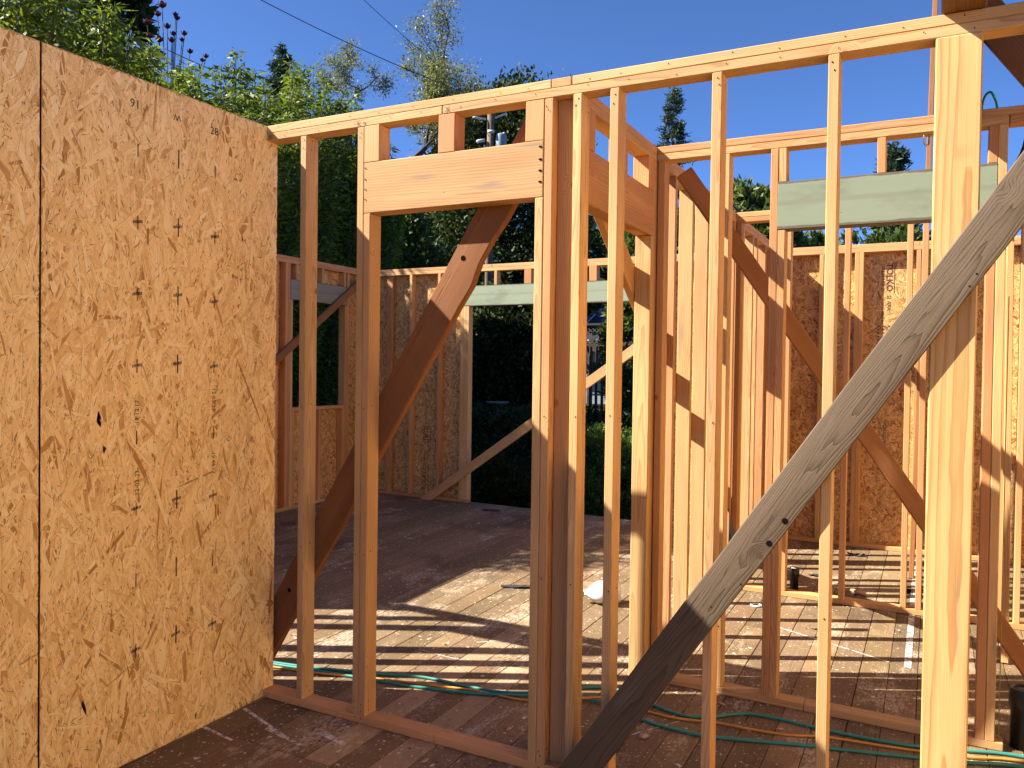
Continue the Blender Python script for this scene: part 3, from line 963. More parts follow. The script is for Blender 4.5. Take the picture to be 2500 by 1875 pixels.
sheet_x(Dw, -2.56, -1.40, zl, HT, YD + D4 + .0005)
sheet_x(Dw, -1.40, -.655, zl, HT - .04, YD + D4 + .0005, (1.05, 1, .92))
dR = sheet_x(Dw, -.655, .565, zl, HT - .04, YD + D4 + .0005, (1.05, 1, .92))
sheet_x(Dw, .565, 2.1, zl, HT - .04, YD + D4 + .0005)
oy = YD + D4 - .0018
# maker's stamp, read downwards on the right sheet, upwards on the left sheet
XP, XM = (1, 0, 0), (-1, 0, 0)
def stamp(par, x0, z0, down, mat):
    xd = DN if down else UP
    yd = XP if down else XM
    s = 1 if down else -1
    def at(dx, dz): return (x0 + s * dx, oy, z0 - s * dz)
    lettering('TOLKO', .078, at(.0, 0), xd, yd, par, mat, .0016)
    lettering('SI APA', .050, at(.006, .30), xd, yd, par, mat)
    lettering('12-03-23 19:21:25', .036, at(-.042, .0), xd, yd, par, mat)
    lettering('MILL 15', .022, at(-.070, .06), xd, yd, par, mat)
    lettering('24/16  7/16 IN', .034, at(-.042, .36), xd, yd, par, mat)
    bv = [at(.064, 0), at(.064, .28), at(.070, .28), at(.070, 0)]
    newobj('stamp_rule', mesh_from('stamp_rule', bv, [(0, 1, 2, 3)]), M[mat], par)
    lv, lf = [], []
    for row in range(3):
        for col_ in range(6):
            a = at(-.07 + row * .045, .58 + col_ * .032)
            b = len(lv)
            hx, hz = .016 * s, .012 * s
            lv += [(a[0], oy, a[2]), (a[0] + hx, oy, a[2]), (a[0] + hx, oy, a[2] - hz), (a[0], oy, a[2] - hz)]
            lf.append((b, b + 1, b + 2, b + 3))
    newobj('stamp_lines', mesh_from('stamp_lines', lv, lf), M[mat], par)['kind'] = 'stuff'
    lettering('EXPOSURE 1  SIZED FOR SPACING', .022, at(.0, .60), xd, yd, par, mat)
    lettering('15325', .052, at(-.052, 1.80), xd, yd, par, mat)
    lettering('15325T', .052, at(.0, 1.80), xd, yd, par, mat)
    lettering('RATED SHEATHING 24/16', .034, at(-.05, 1.45), xd, yd, par, mat)
    lettering('THIS SIDE DOWN', .034, at(.0, 1.45), xd, yd, par, mat)
stamp(dR, -.405, 2.725, True, 'ink_brown')
stamp(dL, -5.478, 0.205, False, 'ink_brown')

# ---- wall E: outer wall with the window opening
E = thing('sheathed_wall', 'shaded outer wall with a window opening under a grey green header', 'wall', (XE1, 7, fz(XE1, 7)))
plate_y(E, YA + D4 + .001, YD + D4, XE0, PB, tint=PINK)
plate_y(E, YA + D4 + .001, YD + D4, XE0, PB + T, tint=RED)
sole_y(E, YA + D4 + .001, YD + D4, XE0)
for y0 in (3.26, 3.66, 4.07, 4.48, 4.88, 5.29, 5.70, 6.10, 6.45, 6.685, 8.20, 8.265):
    stud_y(E, y0, XE0, tint=(1, .86, .76))
stud_y(E, 6.834, XE0, name='king_stud', tint=RED)
stud_y(E, 6.873, XE0, name='king_stud', tint=PINK)
stud_y(E, 6.9125, XE0, zt=2.428, name='trimmer_stud')
stud_y(E, 7.853, XE0, zt=2.428, name='trimmer_stud')
stud_y(E, 7.8925, XE0, name='king_stud')
hd3 = board('header', (-6.3445, 6.9125, 2.5405), (-6.3445, 7.8915, 2.5405), 0.224, D4 + .004, (0, 0, 1), M['greygreen'], E, (1, 1, 1), bev=0.002)
hd3['label'] = 'grey green painted header over the window opening'
plate_y(E, 6.9515, 7.852, XE0, 1.197, name='window_sill')
for y0 in (6.9515, 7.40, 7.813):
    stud_y(E, y0, XE0, zt=1.197, name='cripple_stud', tint=(1, .84, .72))
for y0 in (7.0, 7.43, 7.83):
    stud_y(E, y0, XE0, zb=2.654, name='cripple_stud', tint=(1, .84, .72))
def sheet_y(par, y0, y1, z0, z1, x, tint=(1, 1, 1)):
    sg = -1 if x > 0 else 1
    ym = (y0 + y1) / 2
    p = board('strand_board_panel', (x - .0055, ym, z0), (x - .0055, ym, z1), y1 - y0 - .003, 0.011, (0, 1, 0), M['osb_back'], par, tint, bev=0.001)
    strands(p, y1 - y0 - .003, z1 - z0, 'flake' if x > 0 else 'flake_back', sg * (1 if p.matrix_basis.col[2][0] > 0 else -1), 0.050, 0.008, 2.2, int(abs(y0) * 131) + 3, 45, edge=0.0004)  # the added right wall takes the paler strands, for more bounce light
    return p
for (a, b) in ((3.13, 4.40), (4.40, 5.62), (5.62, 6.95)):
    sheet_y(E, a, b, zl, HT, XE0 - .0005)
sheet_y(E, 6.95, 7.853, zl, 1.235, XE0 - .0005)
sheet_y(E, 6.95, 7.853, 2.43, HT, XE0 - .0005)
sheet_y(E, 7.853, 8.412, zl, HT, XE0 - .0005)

# ---- right wall, added out of view to bounce sun onto the strand-board wall
G = thing('sheathed_wall', 'unseen strand-board wall added on the right side to bounce light onto the left wall', 'wall', (2.2, 3.5, fz(2.2, 3.5)))
plate_y(G, -1.2, YD + D4, 2.2 - D4, PB)
plate_y(G, -1.2, YD + D4, 2.2 - D4, PB + T)
sole_y(G, -1.2, YD + D4, 2.2 - D4)
for k in range(24):
    stud_y(G, -1.18 + k * .406, 2.2 - D4)
for k in range(8):
    a = -1.2 + k * 1.2
    sheet_y(G, a, min(a + 1.2, YD + D4), zl, HT, 2.2 + .012)
FIR[0] = 'fir'
# ================================================================== braces, beam, loose long boards
def brace(name, label, *a, **k):
    return tag(board(name, *a, **k), label, 'brace')
# grey one across the foreground: 2x6 nailed over the front wall
d = Vector((.557, 0, .8305)).normalized()
nrm = Vector((.8305, 0, -.557))
pc = Vector((-.617, 3.1085, 1.124)) + nrm * .0665
k0 = (fz(-1.3, 3.1) - pc.z) / d.z
near = brace('diagonal_brace', 'weathered grey plank nailed diagonally across the foreground from floor to upper corner',
             pc + d * k0, pc + d * 2.35, 0.137, 0.0385, nrm, M['grey'], None, (1, 1, 1), bev=0.0035, cut0=fz(-1.25, 3.1) + .002, segs=14, wob=.0018)
hv, hf = [], []
def hole(par, c, u, v, nrm_, r, squash=1.0):
    vs = [Vector(c) + Vector(u) * (r * math.cos(2 * math.pi * k / 14)) + Vector(v) * (r * squash * math.sin(2 * math.pi * k / 14)) + Vector(nrm_) * .0012 for k in range(14)]
    return newobj('bolt_hole', mesh_from('bolt_hole', vs, [tuple(range(14))]), M['dark'], par)
hole(near, (-.468, 3.0893, 1.150), (1, 0, 0), (0, 0, 1), (0, -1, 0), .0115)
hole(near, (-.522, 3.0893, 1.063), (1, 0, 0), (0, 0, 1), (0, -1, 0), .0115)
for (bx, bz) in ((-.73, .80), (-.70, .73), (.12, 2.02), (.10, 1.98), (-.62, .9), (-.1, 1.62)):
    hole(near, (bx, 3.0893, bz), (1, 0, 0), (0, 0, 1), (0, -1, 0), .0032)
# dark red-brown one behind the doorway, with a rotten notch near the top
d = Vector((-.527, 0, -.850)).normalized()
nrm = Vector((.850, 0, -.527))
pc = Vector((-2.355, 3.2425, 1.581)) + nrm * .0765
L1 = (pc.z - fz(-3.2, 3.24)) / abs(d.z)
br1 = brace('diagonal_brace', 'dark red-brown plank running diagonally behind the doorway from header to floor',
            pc - d * 1.45, pc + d * L1, 0.153, 0.046, nrm, M['redbrown'], None, (1.2, 1.18, 1.1), bev=0.003, cut1=fz(-3.25, 3.24) + .002, segs=28)
for v in br1.data.vertices:       # bite out of its lower edge
    t_ = v.co.x - 0.62
    if v.co.y > 0.03:
        v.co.y -= 0.026 * math.exp(-(t_ / .07) ** 2) - 0.006 * math.exp(-((t_ - .17) / .05) ** 2)
hole(br1, (-1.912, 3.2192, 2.190), (1, 0, 0), (0, 0, 1), (0, -1, 0), .0125)
hole(br1, (-2.927, 3.2192, 0.536), (1, 0, 0), (0, 0, 1), (0, -1, 0), .011)
# brown one behind the passage wall, falling away from its corner
p0 = Vector((-1.240, 4.448, 2.782)); p1 = Vector((0.567, 5.128, 0.006))
br2 = brace('diagonal_brace', 'brown plank falling from the passage wall corner behind the green header to the right edge',
            p0, p1, 0.092, 0.040, (0, 0, 1), M['oldbrown'], None, (1.55, 1.35, 1.15), cut1=fz(.5, 5.1) + .003)
# on the far face of the long inner wall
p0 = Vector((XB0 - .0205, 3.24, 2.285 - .68 * (3.24 - 4.058))); yb = 4.058 + (2.285 - fz(XB0, 7.2)) / .68
br3 = brace('diagonal_brace', 'fir plank nailed on the far face of the long inner wall, seen through its doorway',
            p0, (XB0 - .0205, yb, fz(XB0, yb)), 0.140, 0.038, (0, 0, 1), M['fir'], None, (1, .84, .70), cut1=fz(XB0, 7.3) + .003)
# on the window wall
br4 = brace('diagonal_brace', 'grey-brown board rising across the window opening of the outer wall',
            (XE1 + .0205, 5.20, 0.755), (XE1 + .0205, 8.13, 2.748), 0.086, 0.038, (0, 0, 1), M['oldbrown'], None, (1.0, .95, .9), cut0=fz(XE1, 5.2) + .6)
br4.data.materials[0] = M['oldbrown']
# across the garden opening
br5 = brace('diagonal_brace', 'light fir stick rising across the garden opening in the back wall',
            (-5.44, YD - .021, 0.085), (-2.50, YD - .021, 2.135), 0.100, 0.038, (0, 0, 1), M['fir'], None, (1, .94, .84))
br7 = brace('diagonal_brace', 'brown board sloping down behind the front top plate at the upper right corner',
            (0.085, 3.62, 3.16), (0.62, 3.62, 2.40), 0.125, 0.038, (0, 0, 1), M['oldbrown'], None, (.75, .68, .6))
tag(board('roof_beam', (0.067, 0.6, 3.045), (0.067, 6.45, 3.045), 0.135, 0.288, (1, 0, 0), M['oldbrown'], None, (.62, .55, .45), bev=0.006),
    'heavy brown roof beam lying over the top plate above the yellow post', 'beam')
tag(board('tall_post', (-0.128, 7.40, fz(-.1, 7.4) + .003), (-0.030, 7.40, 5.4), 0.038, 0.089, (1, 0, 0), M['oldbrown'], None, (1.3, 1.1, .95)),
    'tall thin brown board rising above the walls behind the yellow post', 'board')
tag(board('leaning_stick', (0.405, 5.6, fz(.4, 5.6) + .003), (0.405, 5.92, 2.75), 0.038, 0.060, (1, 0, 0), M['fir'], None, (1, .9, .74)),
    'thin fir stick leaning upright beside the right edge', 'stick')
strap = tag(board('yellow_strap', (0.3005, 4.37, fz(.3, 4.4) + .003), (0.3005, 4.37, 2.05), 0.020, 0.003, (0, 1, 0), flat('olive_yellow_webbing', (0.34, 0.27, 0.05), 0.8), None, (1, 1, 1), bev=0.0005),
    'olive yellow strap hanging down the side of the passage wall end stud', 'strap')
#PART2
# ================================================================== things lying on and standing on the floor
def on_floor(x, y, dz=0.0): return (x, y, fz(x, y) + dz)
M['hose'] = flat('green_rubber_hose', (0.035, 0.235, 0.175), 0.45, var=0.15, scale=3.0)
M['cord'] = flat('orange_cord_jacket', (0.62, 0.27, 0.035), 0.5, var=0.15, scale=3.0)
M['abs'] = flat('black_pipe_plastic', (0.012, 0.012, 0.013), 0.38, var=0.2, scale=30)
M['white_plastic'] = flat('white_plastic', (0.62, 0.62, 0.60), 0.35)
hr = 0.0085
hA = [(-4.6, 3.30), (-3.9, 3.37), (-3.289, 3.487), (-3.036, 3.54), (-2.681, 3.647), (-2.445, 3.724), (-2.173, 3.74), (-1.994, 3.755), (-1.838, 3.83), (-1.70, 3.95), (-1.60, 4.04), (-1.50, 4.09), (-1.39, 4.075), (-1.232, 4.003), (-1.128, 3.967), (-1.044, 3.957), (-.984, 3.979), (-.914, 4.026), (-.855, 4.086), (-.776, 4.137), (-.685, 4.152), (-.575, 4.145), (-.469, 4.138), (-.39, 4.135), (-.192, 4.14), (-.031, 4.165), (.173, 4.232), (.397, 4.290), (.8, 4.25), (1.4, 4.05)]
tag(tube('garden_hose', [on_floor(x, y, hr + .001) for x, y in hA], hr, M['hose']), 'green hose on the floor that loops up towards the bottom plate of the passage wall', 'hose')
hB = [(-4.6, 3.27), (-3.9, 3.35), (-3.276, 3.465), (-3.024, 3.51), (-2.622, 3.568), (-2.397, 3.601), (-2.11, 3.671), (-1.825, 3.786), (-1.66, 3.86), (-1.50, 3.895), (-1.36, 3.865), (-1.232, 3.818), (-1.121, 3.793), (-.936, 3.789), (-.863, 3.806), (-.71, 3.853), (-.45, 3.937), (-.373, 3.952), (-.029, 4.05), (.169, 4.108), (.386, 4.180), (.8, 4.16), (1.4, 3.98)]
tag(tube('garden_hose', [on_floor(x, y, hr + .001 + (.004 if -1.9 < x < -1.4 else 0)) for x, y in hB], hr, M['hose']), 'second green hose, the straighter one nearest the front wall plate', 'hose')
hC = [(-4.6, 3.24), (-3.9, 3.325), (-3.252, 3.440), (-3.002, 3.485), (-2.637, 3.592), (-2.408, 3.645), (-2.127, 3.705), (-1.984, 3.722), (-1.813, 3.742), (-1.60, 3.842), (-1.47, 3.930), (-1.36, 3.945), (-1.233, 3.920), (-1.111, 3.908), (-.971, 3.931), (-.898, 3.955), (-.733, 3.971), (-.58, 3.996), (-.458, 4.044), (-.384, 4.062), (-.19, 4.09), (-.03, 4.123), (.17, 4.165), (.389, 4.235), (.8, 4.21), (1.4, 4.02)]
tag(tube('extension_cord', [on_floor(x, y, .007 + (.012 if -1.8 < x < -1.42 else 0) + .004 * math.sin(x * 5) ** 2) for x, y in hC], 0.0062, M['cord']), 'orange extension cord running along the floor between the green hoses', 'cord')
hD = [(.165, 4.46, 2.45), (.170, 4.45, 2.80), (.180, 4.40, 2.955), (.203, 4.36, 2.988), (.222, 4.36, 2.965), (.240, 4.41, 2.915), (.252, 4.45, 2.75), (.262, 4.46, 2.3), (.25, 4.47, 1.7)]
tag(tube('air_hose', hD, 0.0055, flat('bright_green_hose', (0.02, 0.33, 0.12), 0.4)), 'thin green hose looped over the top of the passage wall beside the yellow post', 'hose')
hk = [(-.040, 4.365, 2.825), (-.040, 4.365, 2.79), (-.043, 4.352, 2.772), (-.050, 4.335, 2.768), (-.059, 4.32, 2.775), (-.062, 4.312, 2.792), (-.060, 4.308, 2.808)]
tag(tube('ceiling_hook', hk, 0.0045, M['steel']), 'small steel hook under the passage wall top plate left of the yellow post', 'hook')

def pipe(label, x, y, r, h, cap):
    t = thing('pipe_stub', label, 'pipe', on_floor(x, y))
    b = newobj('pipe', lathe_mesh('pipe', [(r * .86, 0), (r * .86, h * .68), (r, h * .69), (r, h * .97), (r * .97, h), (r * .82, h), (r * .80, h * .93)], 24), M['abs'], None)
    b.parent = t
    c = newobj('end_cap', lathe_mesh('end_cap', [(r * .80, h * .90), (r * .80, h * .965), (r * .7, h * .98), (0.001, h * .985)], 24), cap, None)
    c.parent = t
pipe('short black drain pipe with a white cap standing behind the thin stud wall', -.905, 6.475, .036, .188, M['white_plastic'])
pipe('fat black drain pipe standing by the floor hoses at the right edge', .395, 4.415, .056, .275, M['abs'])

ring = newobj('pipe_ring', None)
bpy.data.objects.remove(ring)
rv, rf = [], []
rp = [(0.036 * math.cos(a * math.pi / 10), 0.036 * math.sin(a * math.pi / 10), .006) for a in range(21)]
for dz in (0,):
    tube_data(rp, 0.0065, 8, rv, rf)
o = newobj('pipe_ring', mesh_from('pipe_ring', rv, rf, True), M['white_plastic'])
o.location = on_floor(-1.092, 5.98)
tag(o, 'small white plastic ring lying on the floor behind the grey plank', 'ring')

# gallon jug on its side
jug = thing('plastic_jug', 'white plastic gallon jug with a green label lying on the sunlit floor', 'jug', on_floor(-2.06, 5.48))
JM = Matrix.Translation(on_floor(-2.06, 5.48, .082)) @ Matrix.Rotation(math.radians(205), 4, 'Z') @ Matrix.Rotation(math.radians(4), 4, 'Y') @ Matrix.Rotation(math.radians(118), 4, 'X')
prof = [(0.000, .055, .055), (.004, .068, .068), (.012, .076, .074), (.045, .078, .077), (.05, .0755, .0745), (.055, .078, .077), (.10, .078, .078), (.105, .0755, .075), (.11, .078, .078), (.155, .077, .076), (.185, .066, .064), (.215, .045, .043), (.235, .026, .026), (.245, .020, .020), (.262, .020, .020)]
jv, jf = [], []
seg = 28
for (xx, ry, rz) in prof:
    for k in range(seg):
        a = 2 * math.pi * k / seg
        ca, sa = math.cos(a), math.sin(a)
        e = 0.62
        jv.append((xx - .12, ry * math.copysign(abs(ca) ** e, ca), rz * math.copysign(abs(sa) ** e, sa)))
for i in range(len(prof) - 1):
    for k in range(seg):
        k2 = (k + 1) % seg
        jf.append((i * seg + k, i * seg + k2, (i + 1) * seg + k2, (i + 1) * seg + k))
jf.append(tuple(range(seg))[::-1]); jf.append(tuple((len(prof) - 1) * seg + k for k in range(seg)))
jb = newobj('body', mesh_from('jug_body', jv, jf, True), M['white_plastic'])
jb.parent = jug; jb.matrix_basis = parent_inv(jug) @ JM
v, f = tube_data(smooth_path([(.035, 0, .066), (.060, 0, .080), (.092, 0, .070), (.112, 0, .045), (.122, 0, .015)], 6), .0105, 8)
jh = newobj('handle', mesh_from('jug_handle', v, f, True), M['white_plastic']); jh.parent = jug; jh.matrix_basis = jb.matrix_basis.copy()
jc = newobj('cap', lathe_mesh('jug_cap', [(.021, 0), (.0225, .002), (.0225, .016), (.019, .019)], 20), flat('green_cap', (.03, .30, .16), .4)); jc.parent = jug
jc.matrix_basis = jb.matrix_basis @ Matrix.Translation((.139, 0, 0)) @ Matrix.Rotation(math.pi / 2, 4, 'Y')
lv = []
lw = [(-.075 + .10 * i / 6, .0785, .030 - .060 * j / 3) for j in range(4) for i in range(7)]
jl = newobj('label_print', mesh_from('jug_label', lw, [(j * 7 + i, j * 7 + i + 1, j * 7 + i + 8, j * 7 + i + 7) for j in range(3) for i in range(6)]), flat('label_green', (.20, .62, .46), .5))
jl.parent = jug; jl.matrix_basis = jb.matrix_basis.copy()

def scrap(name, label, cat, x, y, lx, ly, rot, mat, seed, curl=.012):
    rg = random.Random(seed)
    n = 18
    top = []
    for k in range(n):
        a = 2 * math.pi * k / n
        r_ = 1 + rg.uniform(-.28, .2)
        top.append((math.cos(a) * lx / 2 * r_, math.sin(a) * ly / 2 * r_, .004 + curl * rg.random()))
    vs = [(0, 0, .006)] + top + [(p[0], p[1], p[2] - .0025) for p in top]
    fs = [(0, 1 + k, 1 + (k + 1) % n) for k in range(n)] + [(1 + k, 1 + n + k, 1 + n + (k + 1) % n, 1 + (k + 1) % n) for k in range(n)]
    o = newobj(name, mesh_from(name, vs, fs), mat)
    o.matrix_basis = Matrix.Translation(on_floor(x, y, .001)) @ Matrix.Rotation(rot, 4, 'Z')
    return tag(o, label, cat)
M['tar'] = flat('tar_paper', (.03, .029, .028), .85, var=.4, scale=20)
scrap('tar_paper_scrap', 'torn grey tar paper scrap on the lit floor seen through the doorway', 'scrap', -2.77, 5.535, .27, .075, .45, M['tar'], 3)
scrap('tar_paper_scrap', 'dark flat scrap on the shaded floor near the garden opening', 'scrap', -4.38, 8.05, .20, .11, .2, M['tar'], 5)
scrap('tar_paper_scrap', 'grey flat scrap behind the short black pipe', 'scrap', -.80, 7.05, .17, .08, .3, M['tar'], 8)
scrap('tar_paper_scrap', 'curled black scrap on the floor in front of the sheathed back wall', 'scrap', -.585, 7.95, .17, .06, 0.0, M['tar'], 9, .03)
M['chip'] = flat('raw_wood_chip', (.52, .31, .15), .8, var=.3, scale=40)
def lump(name, label, cat, x, y, r, mat, seed, sq=(1, .7, .55), group=None):
    bm = bmesh.new()
    bmesh.ops.create_icosphere(bm, subdivisions=2, radius=r)
    rg = random.Random(seed)
    for v in bm.verts:
        k = 1 + rg.uniform(-.22, .18)
        v.co = Vector((v.co.x * sq[0] * k, v.co.y * sq[1] * k, v.co.z * sq[2] * k))
    me = bpy.data.meshes.new(name); bm.to_mesh(me); bm.free()
    o = newobj(name, me, mat)
    o.matrix_basis = Matrix.Translation(on_floor(x, y, r * sq[2] * .85)) @ Matrix.Rotation(seed, 4, 'Z')
    return tag(o, label, cat, group)
lump('stone', 'pale stone lying alone beside the lower green hose', 'stone', -1.16, 3.648, .024, flat('pale_stone', (.38, .30, .22), .9, var=.3, scale=60), 4)
lump('wood_chip', 'broken wood offcut lying behind the thin stud wall', 'wood chip', -.47, 6.66, .05, M['chip'], 12, (1.5, .5, .4))
CH = ['wood chip against the passage plate, left end', 'wood chip beside the passage plate under the grey plank', 'wood chip between the hoses under the passage wall', 'wood chip behind the front plate inside the doorway',
      'wood chip on the near floor below the left door stud', 'wood chip on the near floor in front of the left door stud', 'wood chip on the near floor in front of the doorway plate', 'wood chip near the foot of the yellow post', 'wood chip on the sunlit floor beyond the doorway']
for i, (x, y) in enumerate(((-1.02, 4.22), (-.93, 4.20), (-.62, 4.05), (-1.75, 3.42), (-2.52, 3.02), (-2.30, 2.96), (-1.93, 2.98), (-.12, 3.9), (-2.2, 4.6))):
    lump('wood_chip', CH[i], 'wood chip', x, y, .013, M['chip'], 30 + i, (1.6, .7, .4), 'wood chips on the floor')
# sawdust and splinters swept about the floor
rg_ = np.random.default_rng(5)
n_ = 2600
dx_ = rg_.uniform(-6.2, 1.9, n_); dy_ = 2.2 + 6.1 * rg_.random(n_)
near_ = rg_.random(n_) < .55
dx_ = np.where(near_, rg_.uniform(-2.9, .4, n_), dx_); dy_ = np.where(near_, np.abs(rg_.normal(0, .35, n_)) + rg_.choice([3.23, 2.75, 4.0], n_), dy_)
okk = (dx_ > -3.0) | (dy_ > 3.3)
dx_, dy_ = dx_[okk], dy_[okk]
dd_ = rg_.normal(size=(len(dx_), 3)); dd_[:, 2] *= .12
deb = leaf_obj('debris', np.stack([dx_, dy_, -0.0979 - .012 * dx_ + .0182 * dy_ + .004], 1), dd_, .013 * rg_.lognormal(0, .5, len(dx_)), .006 * rg_.lognormal(0, .4, len(dx_)), flat('sawdust_and_splinters', (.40, .27, .15), .9, var=.6, scale=3), None, rg_)
tag(deb, 'sawdust and small splinters scattered over the floor boards', 'debris', kind='stuff')
# black plastic flap caught between the studs, black tool bag at the upper right
v, f = [], []
for i in range(9):
    t_ = i / 8
    for k in range(5):
        u_ = k / 4
        v.append((.004 + .075 * (1 - t_) ** .7 * u_, .03 * math.sin(u_ * 2.5 + t_ * 2), .36 * t_))
nvv = len(v)
v += [(a[0], a[1] + .004, a[2]) for a in v]
for i in range(8):
    for k in range(4):
        q = i * 5 + k
        f.append((q, q + 1, q + 6, q + 5)); f.append((nvv + q, nvv + q + 5, nvv + q + 6, nvv + q + 1))
o = newobj('black_sheet', mesh_from('black_sheet', v, f, True), flat('black_plastic_film', (.008, .008, .009), .45))
o.location = (-1.178, 5.40, .44)
tag(o, 'black plastic flap hanging between the studs above the grey plank', 'plastic sheet')
bm = bmesh.new()
bmesh.ops.create_icosphere(bm, subdivisions=3, radius=1)
rg = random.Random(2)
for vv in bm.verts:
    k = 1 + .16 * math.sin(7 * vv.co.x + 2) * math.cos(6 * vv.co.z) + rg.uniform(-.07, .07)
    vv.co = Vector((vv.co.x * .085 * k, vv.co.y * .05 * k, vv.co.z * .15 * k))
me = bpy.data.meshes.new('tool_bag'); bm.to_mesh(me); bm.free()
tb = thing('tool_bag', 'black tool bag hanging under the top plate at the right edge', 'bag', (.405, 4.36, 2.50))
b1 = newobj('bag', me, flat('black_canvas', (.012, .011, .011), .7, var=.3, scale=30)); b1.parent = tb; b1.matrix_basis = Matrix.Translation((0, 0, .15))
b2 = tube('strap', [(-.03, 0, .28), (-.02, 0, .315), (.02, 0, .315), (.03, 0, .28)], .006, flat('grey_webbing', (.25, .25, .25), .7)); b2.parent = tb

# marks that belong to the floor itself: paint stripes and sawn holes
def decal(name, pts, mat, dz=.0016):
    vs = [on_floor(x, y, dz) for x, y in pts]
    return newobj(name, mesh_from(name, vs, [tuple(range(len(pts)))]), mat, floor)
Np = NT('worn_white_paint')
_W = Np.n('ShaderNodeNewGeometry').outputs['Position']
_n = Np.noise(_W, 30.0, 4.0, .7)
Np.base(Np.mix(Np.step(_n, .40, .55), (.22, .16, .12), (.66, .60, .53)))
Np.rough(.8)
M['paint'] = Np.mat
decal('paint_stripe', [(-.118, 5.22), (-.080, 5.22), (-.086, 8.05), (-.122, 8.05)], M['paint'])
for a, b, w_ in (((-.95, 5.62), (-.20, 5.27), .018), ((-3.0, 2.985), (-2.62, 2.86), .022), ((-3.01, 2.745), (-2.80, 2.715), .020), ((-2.02, 4.42), (-1.60, 4.33), .008), ((-2.45, 4.36), (-2.02, 4.78), .008), ((-2.70, 4.08), (-2.28, 4.05), .007), ((-1.32, 3.50), (-1.05, 3.93), .009), ((-2.50, 2.97), (-2.33, 2.93), .04), ((-2.75, 2.88), (-2.50, 2.83), .03)):
    a = Vector(a); b = Vector(b); nn = Vector((-(b - a).y, (b - a).x)).normalized() * w_ / 2
    decal('paint_stripe', [tuple(a + nn), tuple(a - nn), tuple(b - nn * .6), tuple(b + nn * .6)], M['paint'], .0014)
decal('floor_hole', [(-.165, 6.86), (-.105, 6.86), (-.10, 7.02), (-.16, 7.03)], M['dark'])
decal('floor_hole', [(-.20, 7.72), (-.13, 7.66), (-.12, 7.70), (-.19, 7.76)], M['dark'])

# ================================================================== garden and what stands behind it
M['bark'] = flat('bark', (.085, .062, .045), .95, var=.45, scale=6)
M['bark_oak'] = flat('oak_bark', (.060, .048, .040), .95, var=.4, scale=4)
M['l_shrub'] = leafmat('shrub_leaf', (.055, .095, .013), (.21, .27, .040), .40)
M['l_dark'] = leafmat('evergreen_leaf', (.016, .030, .010), (.062, .085, .024), .18, .6, .18)
M['l_hedge'] = leafmat('hedge_leaf', (.024, .046, .012), (.100, .140, .032), .25, .55, .2)
M['l_oak'] = leafmat('young_oak_leaf', (.10, .115, .045), (.24, .25, .11), .35)
M['l_con'] = leafmat('conifer_needles', (.022, .045, .022), (.060, .090, .040), .15)
M['l_box'] = leafmat('boxwood_leaf', (.06, .12, .02), (.20, .28, .06), .35)
M['l_bushy'] = leafmat('broad_leaf', (.045, .075, .018), (.15, .19, .050), .3, .5, .25)

def gz(x, y):
    k = max(0, min(1, (y - 10.9) / 1.3))
    return -0.62 + 1.15 * k * k * (3 - 2 * k)

def shrub(label, x, y, top, rad, seed, stems=80, per=620, leaf=(.12, .032), mat='l_shrub'):
    """tall leafy shrub: many upright stems, narrow leaves that droop outward"""
    rg = np.random.default_rng(seed)
    g = gz(x, y)
    t = thing('tall_shrub', label, 'shrub', (x, y, g), 'tall leafy shrubs beyond the strand-board wall')
    tv, tf = [], []
    Cs, Ds = [], []
    for i in range(stems):
        a = rg.uniform(0, 2 * math.pi); r0 = rad * .35 * math.sqrt(rg.random())
        r1 = rad * math.sqrt(rg.random())
        h = (top - g) * (1 - .26 * (r1 / rad) ** 1.5) * rg.uniform(.80, 1.02)
        bx, by = x + r0 * math.cos(a), y + r0 * math.sin(a)
        ex, ey = x + r1 * math.cos(a), y + r1 * math.sin(a)
        p = [Vector((bx + (ex - bx) * s_ ** 1.6, by + (ey - by) * s_ ** 1.6, g + h * s_)) for s_ in (0, .25, .5, .75, 1)]
        tube_data(p, [.03, .024, .018, .011, .004], 5, tv, tf)
        s_ = rg.uniform(.12, 1.0, per) ** .8
        px = bx + (ex - bx) * s_ ** 1.6; py = by + (ey - by) * s_ ** 1.6; pz = g + h * s_
        # side twigs
        ta = rg.uniform(0, 2 * math.pi, per); tl = rg.random(per) ** .7 * .48 * (1.12 - s_)
        tl = np.maximum(tl, .03)
        c = np.stack([px + tl * np.cos(ta), py + tl * np.sin(ta), pz + tl * rg.uniform(-.1, .45, per)], 1)
        d_ = np.stack([np.cos(ta), np.sin(ta), rg.uniform(-.95, .55, per)], 1) + rg.normal(0, .3, (per, 3))
        Cs.append(c); Ds.append(d_)
    newobj('stems', mesh_from('stems', tv, tf), M['bark'], t)
    C_ = np.concatenate(Cs); D_ = np.concatenate(Ds)
    leaf_obj('foliage', C_, D_, leaf[0] * rg.lognormal(0, .3, len(C_)), leaf[1] * rg.lognormal(0, .25, len(C_)), M[mat], t, rg)
    return t

